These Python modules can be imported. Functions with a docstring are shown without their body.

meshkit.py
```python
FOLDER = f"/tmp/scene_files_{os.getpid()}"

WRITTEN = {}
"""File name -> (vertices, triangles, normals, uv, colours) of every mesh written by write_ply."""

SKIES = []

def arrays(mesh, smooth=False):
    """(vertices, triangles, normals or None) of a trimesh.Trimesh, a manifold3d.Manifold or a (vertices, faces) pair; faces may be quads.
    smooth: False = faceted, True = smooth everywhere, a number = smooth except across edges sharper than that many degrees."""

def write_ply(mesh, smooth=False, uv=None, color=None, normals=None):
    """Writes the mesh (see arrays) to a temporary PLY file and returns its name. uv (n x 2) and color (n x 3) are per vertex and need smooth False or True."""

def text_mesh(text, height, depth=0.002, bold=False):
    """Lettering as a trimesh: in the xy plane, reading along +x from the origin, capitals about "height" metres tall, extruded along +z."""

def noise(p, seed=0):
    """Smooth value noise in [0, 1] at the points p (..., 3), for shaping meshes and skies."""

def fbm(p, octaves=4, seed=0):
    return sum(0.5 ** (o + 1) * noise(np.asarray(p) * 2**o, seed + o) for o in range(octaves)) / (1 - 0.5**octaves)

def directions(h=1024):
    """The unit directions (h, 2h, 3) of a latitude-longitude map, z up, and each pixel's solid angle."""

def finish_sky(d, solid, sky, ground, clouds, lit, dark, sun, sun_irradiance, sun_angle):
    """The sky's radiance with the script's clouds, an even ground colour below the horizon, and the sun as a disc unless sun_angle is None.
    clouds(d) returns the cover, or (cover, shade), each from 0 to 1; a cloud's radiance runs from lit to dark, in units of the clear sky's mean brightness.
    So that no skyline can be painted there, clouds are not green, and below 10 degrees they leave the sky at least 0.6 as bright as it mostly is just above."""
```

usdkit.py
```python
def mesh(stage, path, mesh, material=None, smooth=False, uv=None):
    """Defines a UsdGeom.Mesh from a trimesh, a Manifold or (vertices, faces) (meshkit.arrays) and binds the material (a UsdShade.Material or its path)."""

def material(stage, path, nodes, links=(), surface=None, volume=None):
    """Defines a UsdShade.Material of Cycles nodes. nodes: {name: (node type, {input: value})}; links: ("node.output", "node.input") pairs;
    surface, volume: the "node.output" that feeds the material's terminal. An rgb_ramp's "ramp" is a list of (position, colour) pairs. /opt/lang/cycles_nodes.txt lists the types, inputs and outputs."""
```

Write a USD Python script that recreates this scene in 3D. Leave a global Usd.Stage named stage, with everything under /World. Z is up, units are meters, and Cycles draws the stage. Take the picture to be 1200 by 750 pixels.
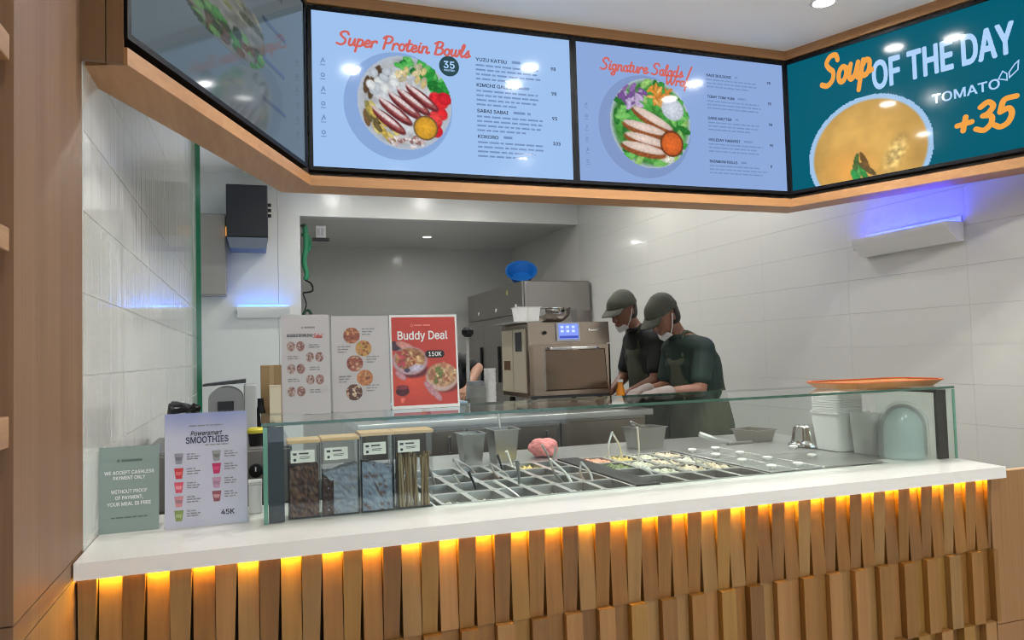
import math, random
import numpy as np, trimesh, usdkit, meshkit
import manifold3d as m3
from shapely.geometry import Polygon, LineString, Point, box as sbox
from shapely.ops import unary_union
from pxr import Usd, UsdGeom, UsdLux, UsdShade, Gf, Sdf, Vt

random.seed(7)
stage = Usd.Stage.CreateInMemory()
UsdGeom.SetStageUpAxis(stage, UsdGeom.Tokens.z)
UsdGeom.SetStageMetersPerUnit(stage, 1.0)
W = UsdGeom.Xform.Define(stage, '/World')
UsdGeom.Scope.Define(stage, '/World/Looks')

# ------------------------------------------------------------------ camera, light, exposure
EYE = (0.0, 0.0, 1.37)
YAW, PITCH, ROLL, FPX = math.radians(19.06), math.radians(2.545), math.radians(-1.624), 878.0
EXPOSURE = 0.0
P_FRONT, P_NEAR, P_KITCHEN, P_REAR, P_LED, P_BUG = 560.0, 500.0, 640.0, 220.0, 200.0, 130.0    # radiance of the lamps
cf = np.array([math.sin(YAW) * math.cos(PITCH), math.cos(YAW) * math.cos(PITCH), math.sin(PITCH)])
c0 = np.array([math.cos(YAW), -math.sin(YAW), 0.0])
cu0 = np.cross(c0, cf)
cr = math.cos(ROLL) * c0 + math.sin(ROLL) * cu0
cu = -math.sin(ROLL) * c0 + math.cos(ROLL) * cu0
cam = UsdGeom.Camera.Define(stage, '/World/camera')
cam.CreateHorizontalApertureAttr(36.0)
cam.CreateVerticalApertureAttr(36.0 * 750 / 1200)
cam.CreateFocalLengthAttr(36.0 * FPX / 1200)
cam.CreateFStopAttr(0.0)
cam.CreateClippingRangeAttr((0.05, 200.0))
cam.CreateExposureAttr(EXPOSURE)
cam.AddTransformOp().Set(Gf.Matrix4d(*cr, 0, *cu, 0, *(-cf), 0, *EYE, 1))
dome = UsdLux.DomeLight.Define(stage, '/World/dome')
dome.CreateIntensityAttr(0.6)          # unseen sky, cool daylight for the slab front through an unseen opening behind
dome.CreateColorAttr(Gf.Vec3f(0.74, 0.88, 1.0))

# ------------------------------------------------------------------ helpers
def lin(r, g=None, b=None):
    c = np.array([r, g, b] if g is not None else r, float) / 255
    return tuple(np.where(c <= 0.04045, c / 12.92, ((c + 0.055) / 1.055) ** 2.4))

MATS = {}
def mat(name, color=(200, 200, 200), rough=0.5, metal=0.0, emit=None, strength=1.0, coat=0.0, spec=0.5, trans=0.0, vary=0.0, vscale=(8, 8, 8), bump=0.0, bscale=60.0, ior=1.5):
    if name in MATS:
        return MATS[name]
    c = lin(color)
    n = {'p': ('principled_bsdf', dict(base_color=c, roughness=rough, metallic=metal, coat_weight=coat, coat_roughness=0.04, specular_ior_level=spec, transmission_weight=trans, ior=ior))}
    links = []
    if emit is not None:
        n['p'][1]['emission_color'] = lin(emit)
        n['p'][1]['emission_strength'] = strength
    if vary or bump:
        n['g'] = ('geometry', {})
        n['m'] = ('mapping', dict(scale=vscale))
        n['n'] = ('noise_texture', dict(scale=1.0, detail=4.0))
        links += [('g.position', 'm.vector'), ('m.vector', 'n.vector')]
    if vary:
        n['r'] = ('rgb_ramp', dict(ramp=[(0.25, tuple(np.array(c) * (1 - vary))), (0.75, tuple(np.minimum(1, np.array(c) * (1 + vary))))]))
        links += [('n.fac', 'r.fac'), ('r.color', 'p.base_color')]
    if bump:
        n['n2'] = ('noise_texture', dict(scale=bscale, detail=3.0))
        n['b'] = ('bump', dict(strength=bump, distance=0.01))
        links += [('g.position', 'n2.vector'), ('n2.fac', 'b.height'), ('b.normal', 'p.normal')]
    MATS[name] = usdkit.material(stage, '/World/Looks/' + name, n, links, surface='p.BSDF')
    return MATS[name]

def wood(name, c1, c2, axis='z', rough=0.42, seed=0.0, coat=0.0, fine=90.0, stretch=1.6):
    """Straight-grained veneer, grain along the axis."""
    if name in MATS:
        return MATS[name]
    sc = {'z': (fine, fine, stretch), 'x': (stretch, fine, fine), 'y': (fine, stretch, fine)}[axis]
    sb = tuple(np.array(sc) * 0.14)
    n = {'g': ('geometry', {}),
         'm': ('mapping', dict(scale=sc, location=(seed, seed * 1.7, seed * 0.3))), 'n': ('noise_texture', dict(scale=1.0, detail=5.0, roughness=0.65, distortion=0.3)),
         'm2': ('mapping', dict(scale=sb, location=(seed * 2.1, seed, seed))), 'n2': ('noise_texture', dict(scale=1.0, detail=2.0)),
         'x': ('mix_float', dict(fac=0.5)),
         'r': ('rgb_ramp', dict(ramp=[(0.3, lin(c1)), (0.7, lin(c2))])),
         'p': ('principled_bsdf', dict(roughness=rough, coat_weight=coat, coat_roughness=0.15)),
         'b': ('bump', dict(strength=0.06, distance=0.004))}
    L = [('g.position', 'm.vector'), ('m.vector', 'n.vector'), ('g.position', 'm2.vector'), ('m2.vector', 'n2.vector'), ('n.fac', 'x.a'), ('n2.fac', 'x.b'), ('x.result', 'r.fac'),
         ('r.color', 'p.base_color'), ('n.fac', 'b.height'), ('b.normal', 'p.normal')]
    MATS[name] = usdkit.material(stage, '/World/Looks/' + name, n, L, surface='p.BSDF')
    return MATS[name]

def pane(name, tint=(235, 245, 240), ior=1.5, rough=0.0, haze=0.0):
    if name in MATS:
        return MATS[name]
    n = {'t': ('transparent_bsdf', dict(color=lin(tint))), 'g': ('glossy_bsdf', dict(color=(1, 1, 1), roughness=rough)), 'f': ('fresnel', dict(IOR=ior)), 'x': ('mix_closure', {}),
         'bk': ('geometry', {}), 'iv': ('math', dict(math_type='subtract', value1=1.0)), 'mu': ('math', dict(math_type='multiply'))}
    L = [('bk.backfacing', 'iv.value2'), ('iv.value', 'mu.value1'), ('f.fac', 'mu.value2'), ('mu.value', 'x.fac'), ('t.BSDF', 'x.closure1'), ('g.BSDF', 'x.closure2')]
    out = 'x.closure'
    if haze:
        n['d'] = ('diffuse_bsdf', dict(color=lin(tint)))
        n['tl'] = ('translucent_bsdf', dict(color=lin(tint)))
        n['a'] = ('mix_closure', dict(fac=0.2 if haze > 0.8 else 0.5))
        n['y'] = ('mix_closure', dict(fac=haze))
        L += [('d.BSDF', 'a.closure1'), ('tl.BSDF', 'a.closure2'), ('x.closure', 'y.closure1'), ('a.closure', 'y.closure2')]
        out = 'y.closure'
    MATS[name] = usdkit.material(stage, '/World/Looks/' + name, n, L, surface=out)
    return MATS[name]

def printed(name, emissive=0.0, rough=0.4, coat=0.0):
    """Flat print: the colour lies in the mesh's own 'col' primvar; on a display it glows."""
    if name in MATS:
        return MATS[name]
    n = {'a': ('attribute', {'attribute': 'col'}), 'p': ('principled_bsdf', dict(roughness=rough, coat_weight=coat))}
    if emissive:
        n['p'][1]['base_color'] = (0.004, 0.004, 0.004)
        n['p'][1]['emission_strength'] = emissive
        n['p'][1]['specular_ior_level'] = 0.06
        L = [('a.color', 'p.emission_color')]
    else:
        L = [('a.color', 'p.base_color')]
    MATS[name] = usdkit.material(stage, '/World/Looks/' + name, n, L, surface='p.BSDF')
    return MATS[name]

USED = {}
def unique(parent, name):
    k = (str(parent), name)
    i = USED.get(k, 0)
    USED[k] = i + 1
    return f'{parent}/{name}' + (f'_{i:03d}' if i else '')

def keys(prim, **kw):
    for k, v in kw.items():
        if v:
            prim.SetCustomDataByKey(k, v)

def thing(name, label, cat, loc=(0, 0, 0), rotz=0.0, group=None, kind=None):
    p = unique('/World', name)
    x = UsdGeom.Xform.Define(stage, p)
    x.AddTranslateOp().Set(Gf.Vec3d(*map(float, loc)))
    x.AddRotateZOp(UsdGeom.XformOp.PrecisionDouble).Set(float(rotz))
    keys(x.GetPrim(), label=label, category=cat, group=group, kind=kind)
    return p

def part(parent, name, mesh, m, label=None, smooth=35, kind=None, col=None):
    if isinstance(mesh, list):
        mesh = trimesh.util.concatenate(mesh)
    p = unique(parent, name)
    if col is not None:
        g = usdkit.mesh(stage, p, mesh, m, smooth=False)
        UsdGeom.PrimvarsAPI(g).CreatePrimvar('col', Sdf.ValueTypeNames.Color3fArray, 'vertex').Set(Vt.Vec3fArray.FromNumpy(np.asarray(col, np.float32)))
    else:
        g = usdkit.mesh(stage, p, mesh, m, smooth=smooth)
    keys(g.GetPrim(), label=label, kind=kind)
    return p

def single(name, mesh, m, label, cat, group=None, kind=None, smooth=35):
    if isinstance(mesh, list):
        mesh = trimesh.util.concatenate(mesh)
    p = unique('/World', name)
    g = usdkit.mesh(stage, p, mesh, m, smooth=smooth)
    keys(g.GetPrim(), label=label, category=cat, group=group, kind=kind)
    return p

def copy(src, label, loc, rotz=0.0, group=None, cat=None):
    base = src.rsplit('/', 1)[1].rstrip('0123456789').rstrip('_')
    x = UsdGeom.Xform.Define(stage, unique('/World', base)).GetPrim()
    x.GetReferences().AddInternalReference(src)
    x.CreateAttribute('xformOp:translate', Sdf.ValueTypeNames.Double3).Set(Gf.Vec3d(*map(float, loc)))
    x.CreateAttribute('xformOp:rotateZ', Sdf.ValueTypeNames.Double).Set(float(rotz))
    was = stage.GetPrimAtPath(src).GetCustomData()
    keys(x, label=label, group=group or was.get('group'), category=cat or was.get('category'))
    x.SetInstanceable(True)
    return str(x.GetPath())

def box(x0, y0, z0, x1, y1, z1, r=0.0):
    if r <= 0:
        b = trimesh.creation.box((x1 - x0, y1 - y0, z1 - z0))
        b.apply_translation(((x0 + x1) / 2, (y0 + y1) / 2, (z0 + z1) / 2))
        return b
    r = min(r, (x1 - x0) * 0.49, (y1 - y0) * 0.49, (z1 - z0) * 0.49)
    pts = []
    for x in (x0, x1):
        for y in (y0, y1):
            for z in (z0, z1):
                sx, sy, sz = (1 if x == x0 else -1), (1 if y == y0 else -1), (1 if z == z0 else -1)
                k = 0.3
                pts += [(x, y + sy * r, z + sz * r), (x + sx * r, y, z + sz * r), (x + sx * r, y + sy * r, z), (x + sx * r * k, y + sy * r * k, z + sz * r), (x + sx * r, y + sy * r * k, z + sz * r * k), (x + sx * r * k, y + sy * r, z + sz * r * k)]
    return trimesh.convex.convex_hull(np.array(pts))

def cyl(p0, p1, r, sides=20, r2=None):
    p0, p1 = np.array(p0, float), np.array(p1, float)
    d = p1 - p0
    L = np.linalg.norm(d)
    m = lathe([(0, 0), (r, 0), (r if r2 is None else r2, L), (0, L)], sides)
    m.apply_transform(trimesh.geometry.align_vectors([0, 0, 1], d / L))
    m.apply_translation(p0)
    return m

def lathe(profile, sides=32, at=(0, 0, 0)):
    m = trimesh.creation.revolve(np.array(profile, float), sections=sides)
    if m.volume < 0:
        m.invert()
    m.apply_translation(at)
    return m

def tube(pts, r, sides=8, n=None):
    p = np.asarray(pts, float)
    if n:
        t = np.linspace(0, len(p) - 1, n)
        i = np.clip(t.astype(int), 0, len(p) - 2)
        f = (t - i)[:, None]
        q = np.vstack([2 * p[0] - p[1], p, 2 * p[-1] - p[-2]])
        a, b, c, d = q[i], q[i + 1], q[i + 2], q[i + 3]
        p = 0.5 * (2 * b + (c - a) * f + (2 * a - 5 * b + 4 * c - d) * f ** 2 + (3 * b - a - 3 * c + d) * f ** 3)
    r = np.broadcast_to(r, (len(p),)) if np.ndim(r) == 0 else np.interp(np.linspace(0, 1, len(p)), np.linspace(0, 1, len(r)), r)
    t = np.gradient(p, axis=0)
    t /= np.linalg.norm(t, axis=1, keepdims=True) + 1e-12
    up = np.array([0, 0, 1.0]) if abs(t[:, 2]).mean() < 0.8 else np.array([1.0, 0.2, 0])
    a = np.cross(t, up)
    a /= np.linalg.norm(a, axis=1, keepdims=True) + 1e-12
    b = np.cross(t, a)
    ang = np.arange(sides) * 2 * np.pi / sides
    v = (p[:, None] + r[:, None, None] * (np.cos(ang)[None, :, None] * a[:, None] + np.sin(ang)[None, :, None] * b[:, None])).reshape(-1, 3)
    F = []
    for i in range(len(p) - 1):
        for j in range(sides):
            k = (j + 1) % sides
            F += [[i * sides + j, (i + 1) * sides + k, i * sides + k], [i * sides + j, (i + 1) * sides + j, (i + 1) * sides + k]]
    n0 = len(v)
    v = np.vstack([v, p[:1], p[-1:]])
    for j in range(sides):
        k = (j + 1) % sides
        F += [[n0, j, k], [n0 + 1, (len(p) - 1) * sides + k, (len(p) - 1) * sides + j]]
    m = trimesh.Trimesh(v, F, process=False)
    if m.volume < 0:
        m.invert()
    return m

def prism(poly, z0, z1):
    gs = getattr(poly, 'geoms', [poly])
    ms = []
    for g in gs:
        if g.is_empty or g.geom_type != 'Polygon':
            continue
        m = trimesh.creation.extrude_polygon(g, z1 - z0, engine='earcut')
        m.apply_translation((0, 0, z0))
        ms.append(m)
    return trimesh.util.concatenate(ms)

def quadprism(a, b, z0, z1):
    """a: plan polygon points."""
    return prism(Polygon(a), z0, z1)

def hexa(p8):
    """8 corners (bottom four, then top four, same order)."""
    return trimesh.convex.convex_hull(np.array(p8, float))

class Frame:
    """A flat sheet: O is its top-left corner as read, u runs right, v up, n towards the reader."""
    def __init__(s, O, u, w, h, v=(0, 0, 1)):
        s.O, s.u, s.v = np.array(O, float), np.array(u, float) / np.linalg.norm(u), np.array(v, float) / np.linalg.norm(v)
        s.n = np.cross(s.u, s.v)
        s.w, s.h = w, h
    def put(s, m, x, y, lift=0.001):
        """m in its own xy plane, z up to the reader; (x, y) from the top-left corner, y down."""
        T = np.eye(4)
        T[:3, 0], T[:3, 1], T[:3, 2] = s.u, s.v, s.n
        T[:3, 3] = s.O + s.u * x - s.v * y + s.n * lift
        m = m.copy()
        m.apply_transform(T)
        return m
    def shape(s, poly, lift=0.001, t=0.0006):
        """poly in sheet coordinates (x right, y down)."""
        from shapely import affinity
        return s.put(prism(affinity.scale(poly, 1, -1, origin=(0, 0)), 0, t), 0, 0, lift)
    def grid(s, x0, y0, w, h, nx, ny, fn, lift=0.001):
        X, Y = np.meshgrid(np.linspace(0, 1, nx), np.linspace(0, 1, ny))
        rgb, keep = fn(X, Y)
        P = s.O + s.u * (x0 + X[..., None] * w) - s.v * (y0 + Y[..., None] * h) + s.n * lift
        idx = np.arange(nx * ny).reshape(ny, nx)
        q = np.stack([idx[:-1, :-1], idx[1:, :-1], idx[1:, 1:], idx[:-1, 1:]], -1)
        k = keep[:-1, :-1] & keep[1:, :-1] & keep[1:, 1:] & keep[:-1, 1:]
        q = q[k]
        f = np.vstack([q[:, [0, 1, 2]], q[:, [0, 2, 3]]])
        c = np.clip(rgb, 0, 255).reshape(-1, 3) / 255
        c = np.where(c <= 0.04045, c / 12.92, ((c + 0.055) / 1.055) ** 2.4)
        used = np.unique(f)
        remap = np.full(nx * ny, -1)
        remap[used] = np.arange(len(used))
        return trimesh.Trimesh(P.reshape(-1, 3)[used], remap[f], process=False), c[used]

def text(s, h, bold=True, width=None, t=0.0006, sx=1.0, anchor='l', shear=0.0):
    m = meshkit.text_mesh(s, h, t, bold)
    m.apply_scale((sx, 1, 1))
    if width:
        m.apply_scale((width / (m.bounds[1][0] - m.bounds[0][0]), 1, 1))
    if shear:
        m.vertices[:, 0] += shear * m.vertices[:, 1]
    if anchor == 'c':
        m.apply_translation((-m.bounds.mean(0)[0], 0, 0))
    elif anchor == 'r':
        m.apply_translation((-m.bounds[1][0], 0, 0))
    return m

# brush lettering: centre lines of each letter, (advance, strokes)
O_ = lambda cx, cy, rx, ry, a0=60, a1=440: [(cx + rx * math.cos(math.radians(a)), cy + ry * math.sin(math.radians(a))) for a in range(a0, a1 + 1, 20)]
GLYPH = {
    'S': (.74, [[(.66, .8), (.55, .98), (.3, .98), (.15, .78), (.3, .58), (.5, .42), (.5, .15), (.28, 0), (.02, .08)]]),
    'P': (.68, [[(.2, .93), (.12, 0)], [(.02, .8), (.2, .98), (.5, .96), (.6, .75), (.46, .5), (.16, .45)]]),
    'B': (.72, [[(.2, .95), (.12, 0)], [(.02, .82), (.25, .99), (.5, .94), (.54, .73), (.38, .54), (.2, .53)], [(.38, .54), (.6, .42), (.58, .12), (.34, 0), (.1, .03)]]),
    'W': (.98, [[(.06, .95), (.1, .4), (.2, .02), (.42, .5), (.5, .9)], [(.5, .9), (.5, .4), (.62, .02), (.84, .5), (.94, .98)]]),
    'u': (.52, [[(.06, .5), (.03, .15), (.14, 0), (.3, .14), (.38, .5)], [(.38, .5), (.37, .12), (.45, 0), (.55, .12)]]),
    'p': (.5, [[(.08, .52), (.0, -.42)], [(.05, .3), (.2, .5), (.37, .42), (.36, .12), (.2, 0), (.04, .1)], [(.36, .1), (.5, .12)]]),
    'e': (.44, [[(.05, .2), (.3, .3), (.3, .47), (.16, .5), (.04, .3), (.06, .08), (.2, 0), (.46, .14)]]),
    'r': (.42, [[(.05, .46), (.03, 0)], [(.04, .28), (.16, .46), (.3, .5), (.34, .4)]]),
    'o': (.48, [O_(.2, .25, .17, .25), [(.32, .42), (.5, .4)]]),
    't': (.36, [[(.16, .85), (.09, .15), (.18, 0), (.36, .12)], [(-.02, .54), (.34, .58)]]),
    'i': (.26, [[(.08, .5), (.05, .12), (.13, 0), (.27, .12)], [(.12, .7), (.125, .72)]]),
    'n': (.52, [[(.06, .5), (.03, 0)], [(.04, .28), (.2, .5), (.34, .44), (.33, .12), (.4, 0), (.53, .1)]]),
    'w': (.66, [[(.04, .5), (.04, .12), (.15, 0), (.28, .15), (.32, .48)], [(.32, .48), (.3, .12), (.42, 0), (.54, .2), (.56, .5), (.68, .44)]]),
    'l': (.27, [[(.05, .3), (.2, .8), (.15, .98), (.07, .8), (.05, .15), (.14, 0), (.28, .12)]]),
    's': (.4, [[(.05, .1), (.24, .5), (.26, .4), (.32, .18), (.2, 0), (.04, .06)], [(.26, .05), (.42, .12)]]),
    'g': (.5, [O_(.18, .27, .16, .23), [(.36, .5), (.32, -.2), (.18, -.42), (.02, -.3), (.2, -.08), (.52, .12)]]),
    'a': (.5, [O_(.18, .25, .16, .24), [(.36, .5), (.33, .12), (.4, 0), (.52, .12)]]),
    'd': (.52, [O_(.18, .25, .16, .24), [(.42, .98), (.34, .12), (.41, 0), (.54, .12)]]),
    '/': (.5, [[(.42, 1.0), (.1, -.15)]]), ' ': (.3, []),
    '3': (.6, [[(.08, .85), (.3, .98), (.48, .8), (.36, .58), (.2, .52)], [(.2, .52), (.46, .46), (.5, .2), (.3, 0), (.04, .1)]]),
    '5': (.6, [[(.56, .96), (.2, .92), (.13, .52)], [(.13, .52), (.38, .6), (.5, .38), (.42, .1), (.2, 0), (.02, .1)]]),
    '+': (.6, [[(.24, .62), (.22, .14)], [(0, .36), (.46, .4)]]),
}
def brush(s, h, pen=0.11, shear=0.18, width=None, t=0.0006):
    shapes, x = [], 0.0
    for ch in s:
        adv, strokes = GLYPH[ch]
        for st in strokes:
            p = np.array(st, float)
            if len(p) > 2:
                q = np.vstack([2 * p[0] - p[1], p, 2 * p[-1] - p[-2]])
                out = []
                for i in range(len(p) - 1):
                    a, b, c, d = q[i:i + 4]
                    for f in np.linspace(0, 1, 6, endpoint=False):
                        out.append(0.5 * (2 * b + (c - a) * f + (2 * a - 5 * b + 4 * c - d) * f ** 2 + (3 * b - a - 3 * c + d) * f ** 3))
                p = np.array(out + [p[-1]])
            p = np.column_stack([p[:, 0] + x + shear * p[:, 1], p[:, 1]])
            shapes.append(LineString(p * h).buffer(pen * h / 2, quad_segs=4))
        x += adv
    m = prism(unary_union(shapes).simplify(h * 0.004), 0, t)
    m.apply_translation((-m.bounds[0][0], 0, 0))
    if width:
        m.apply_scale((width / m.bounds[1][0], 1, 1))
    return m

def wordlines(x, y, widths, pitch, h, rng):
    """Rows of unreadably small print as short dashes, one per word."""
    out = []
    for i, w in enumerate(widths):
        a = 0.0
        while a < w:
            b = min(w, a + h * rng.uniform(2.0, 6.5))
            out.append(sbox(x + a, y + i * pitch, x + b, y + i * pitch + h))
            a = b + h * 0.9
    return unary_union(out)

def vnoise(X, Y, s, seed=0):
    return meshkit.fbm(np.stack([X * s, Y * s, np.full_like(X, seed * 3.7)], -1), 3, seed)

def blob(C, X, Y, cx, cy, rx, ry, ang, col, soft=0.12, tex=0.25, seed=0, scale=30):
    a = math.radians(ang)
    u, v = (X - cx) * math.cos(a) + (Y - cy) * math.sin(a), -(X - cx) * math.sin(a) + (Y - cy) * math.cos(a)
    r = np.hypot(u / rx, v / ry)
    k = np.clip((1 - r) / soft, 0, 1)[..., None]
    sh = 1 + tex * 2 * (vnoise(X, Y, scale, seed)[..., None] - 0.5) - 0.15 * (r[..., None] ** 2)
    return C * (1 - k) + np.array(col, float) * np.clip(sh, 0.2, 1.8) * k

# ------------------------------------------------------------------ materials
TILE = mat('white_glazed_tile', (200, 200, 194), rough=0.16, coat=0.25)
TILE_SIDE = usdkit.material(stage, '/World/Looks/polished_white_tile', {
    'g': ('geometry', {}), 'm': ('mapping', dict(scale=(1.0, 30.0, 0.25))), 'n': ('noise_texture', dict(scale=1.0, detail=2.0)), 'b': ('bump', dict(strength=0.3, distance=0.004)),
    'p': ('principled_bsdf', dict(base_color=lin(214, 214, 208), roughness=0.06, ior=1.55, specular_ior_level=0.6))},
    [('g.position', 'm.vector'), ('m.vector', 'n.vector'), ('n.fac', 'b.height'), ('b.normal', 'p.normal')], surface='p.BSDF')
GROUT = mat('grout', (226, 226, 220), rough=0.8)
PAINT = mat('white_paint', (226, 224, 218), rough=0.6)
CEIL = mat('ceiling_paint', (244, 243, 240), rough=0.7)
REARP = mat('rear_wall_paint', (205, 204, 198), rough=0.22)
FLOORM = mat('floor_vinyl', (206, 210, 214), rough=0.4, vary=0.04)  # floor out of view, pale cool tone chosen to bounce light upward
OAK = wood('oak_veneer', (116, 86, 60), (147, 113, 84), 'z', rough=0.45)
OAKX = wood('oak_trim_x', (158, 110, 66), (190, 142, 94), 'x', rough=0.45)
OAKD = wood('oak_trim_slant', (158, 110, 66), (190, 142, 94), 'y', rough=0.45, fine=60, stretch=6)
STONE = mat('white_solid_surface', (236, 234, 229), rough=0.22, vary=0.015, vscale=(3, 3, 3))
STEEL = mat('brushed_steel', (190, 190, 187), rough=0.3, metal=0.8, bump=0.02, bscale=150)
RIMS = mat('rim_steel_lit', (220, 220, 216), rough=0.25, metal=0.55)  # pale steel; light caught on rims and utensils is put into the colour
POT = mat('pot_steel', (176, 174, 170), rough=0.28, metal=0.95)
STEELD = mat('satin_steel', (166, 162, 156), rough=0.34, metal=1.0)
POLISH = mat('polished_steel', (205, 205, 203), rough=0.1, metal=1.0)
BLACK = mat('black_powder_coat', (18, 19, 21), rough=0.5, spec=0.3)
BEZEL = mat('black_bezel', (9, 11, 16), rough=0.5, spec=0.2)
GLASS = pane('clear_glass', (250, 254, 252))
GLASSEDGE = mat('green_glass_edge', (92, 150, 128), rough=0.15, coat=0.5)
DARKEDGE = mat('dark_green_glass_edge', (52, 92, 76), rough=0.12, coat=0.5)
ACRYL = pane('clear_acrylic', (252, 253, 254), ior=1.3)
WHITEP = mat('white_plastic', (232, 232, 228), rough=0.35)
DARKP = mat('dark_grey_plastic', (48, 50, 54), rough=0.45)
GREYP = mat('grey_plastic', (128, 130, 132), rough=0.4)
LIGHT_DISC = {k: mat('lamp_' + k, (255, 255, 255), emit=(255, 252, 247), strength=v) for k, v in dict(front=P_FRONT, near=P_NEAR, kitchen=P_KITCHEN, rear=P_REAR).items()}

# ------------------------------------------------------------------ the setting
CZ, XL, XR, YB = 2.96, -0.389, 3.40, 7.52
ST = dict(kind='structure')
single('floor', box(-6, -9, -0.06, 8, -3.21, -0.005), mat('unseen_dark_ground', (96, 96, 98), rough=0.7), 'unseen dark ground outside the shopfront, dims reflections in the glass guard', 'floor', **ST)  # ground out of view, kept dark to dim what the guard reflects
single('floor', box(-2.2, -3.2, -0.05, 3.6, 10.6, 0.0), FLOORM, 'unseen pale grey vinyl floor of the shop, bounces light up to the ceiling', 'floor', **ST)
single('ceiling', box(-2.2, -3.2, CZ, 3.6, 3.5, CZ + 0.1), CEIL, 'white painted ceiling in front of the menu screens', 'ceiling', **ST)
single('ceiling', box(-2.2, 3.5, 3.16, 3.6, YB, 3.26), CEIL, 'white ceiling over the kitchen behind the menu bulkhead', 'ceiling', **ST)
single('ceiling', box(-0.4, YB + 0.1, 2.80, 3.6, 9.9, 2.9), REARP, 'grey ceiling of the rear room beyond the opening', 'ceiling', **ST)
wf = thing('wall_front', 'unseen front wall behind the viewer, its wide opening lets in cool daylight', 'wall', **ST)  # wall out of view, opening placed to light the slab front and glass
part(wf, 'panel', box(-2.2, -3.3, 2.45, 3.6, -3.2, CZ), PAINT, smooth=False)
part(wf, 'panel', box(-2.2, -3.3, 0, -0.70, -3.2, 2.449), PAINT, smooth=False)
part(wf, 'panel', box(3.2, -3.3, 0, 3.6, -3.2, 2.449), PAINT, smooth=False)

wl = thing('wall_left', 'oak veneered left wall with an open shelf niche', 'wall', **ST)
zt = CZ
part(wl, 'panel', box(XL - 0.03, 1.492, 0.935, XL, 2.038, zt), OAK, smooth=False)
part(wl, 'panel', box(XL - 0.03, 1.492, 0.8915, XL, 2.038, 0.932), OAK, smooth=False)
part(wl, 'panel', box(XL - 0.03, 1.492, 0.0, XL, 2.038, 0.8885), OAK, smooth=False)
part(wl, 'niche_back', box(XL - 0.40, -3.2, 0.0, XL - 0.36, 1.492, zt), OAK, smooth=False)
part(wl, 'niche_end', box(XL - 0.36, 1.462, 0.932, XL - 0.03, 1.492, zt), OAK, smooth=False)
part(wl, 'niche_base', box(XL - 0.36, -3.2, 0.0, XL, 1.462, 0.90), OAK, smooth=False)
part(wl, 'panel', box(XL - 0.36, 1.462, 0.0, XL - 0.03, 1.492, 0.932), OAK, smooth=False)
for z0, z1 in ((1.892, 1.937), (1.565, 1.605), (1.237, 1.289)):
    part(wl, 'shelf', box(XL - 0.355, 0.2, z0, XL + 0.002, 1.461, z1, 0.002), wood('oak_shelf', (150, 112, 78), (182, 142, 104), 'y'), smooth=False)

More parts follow.
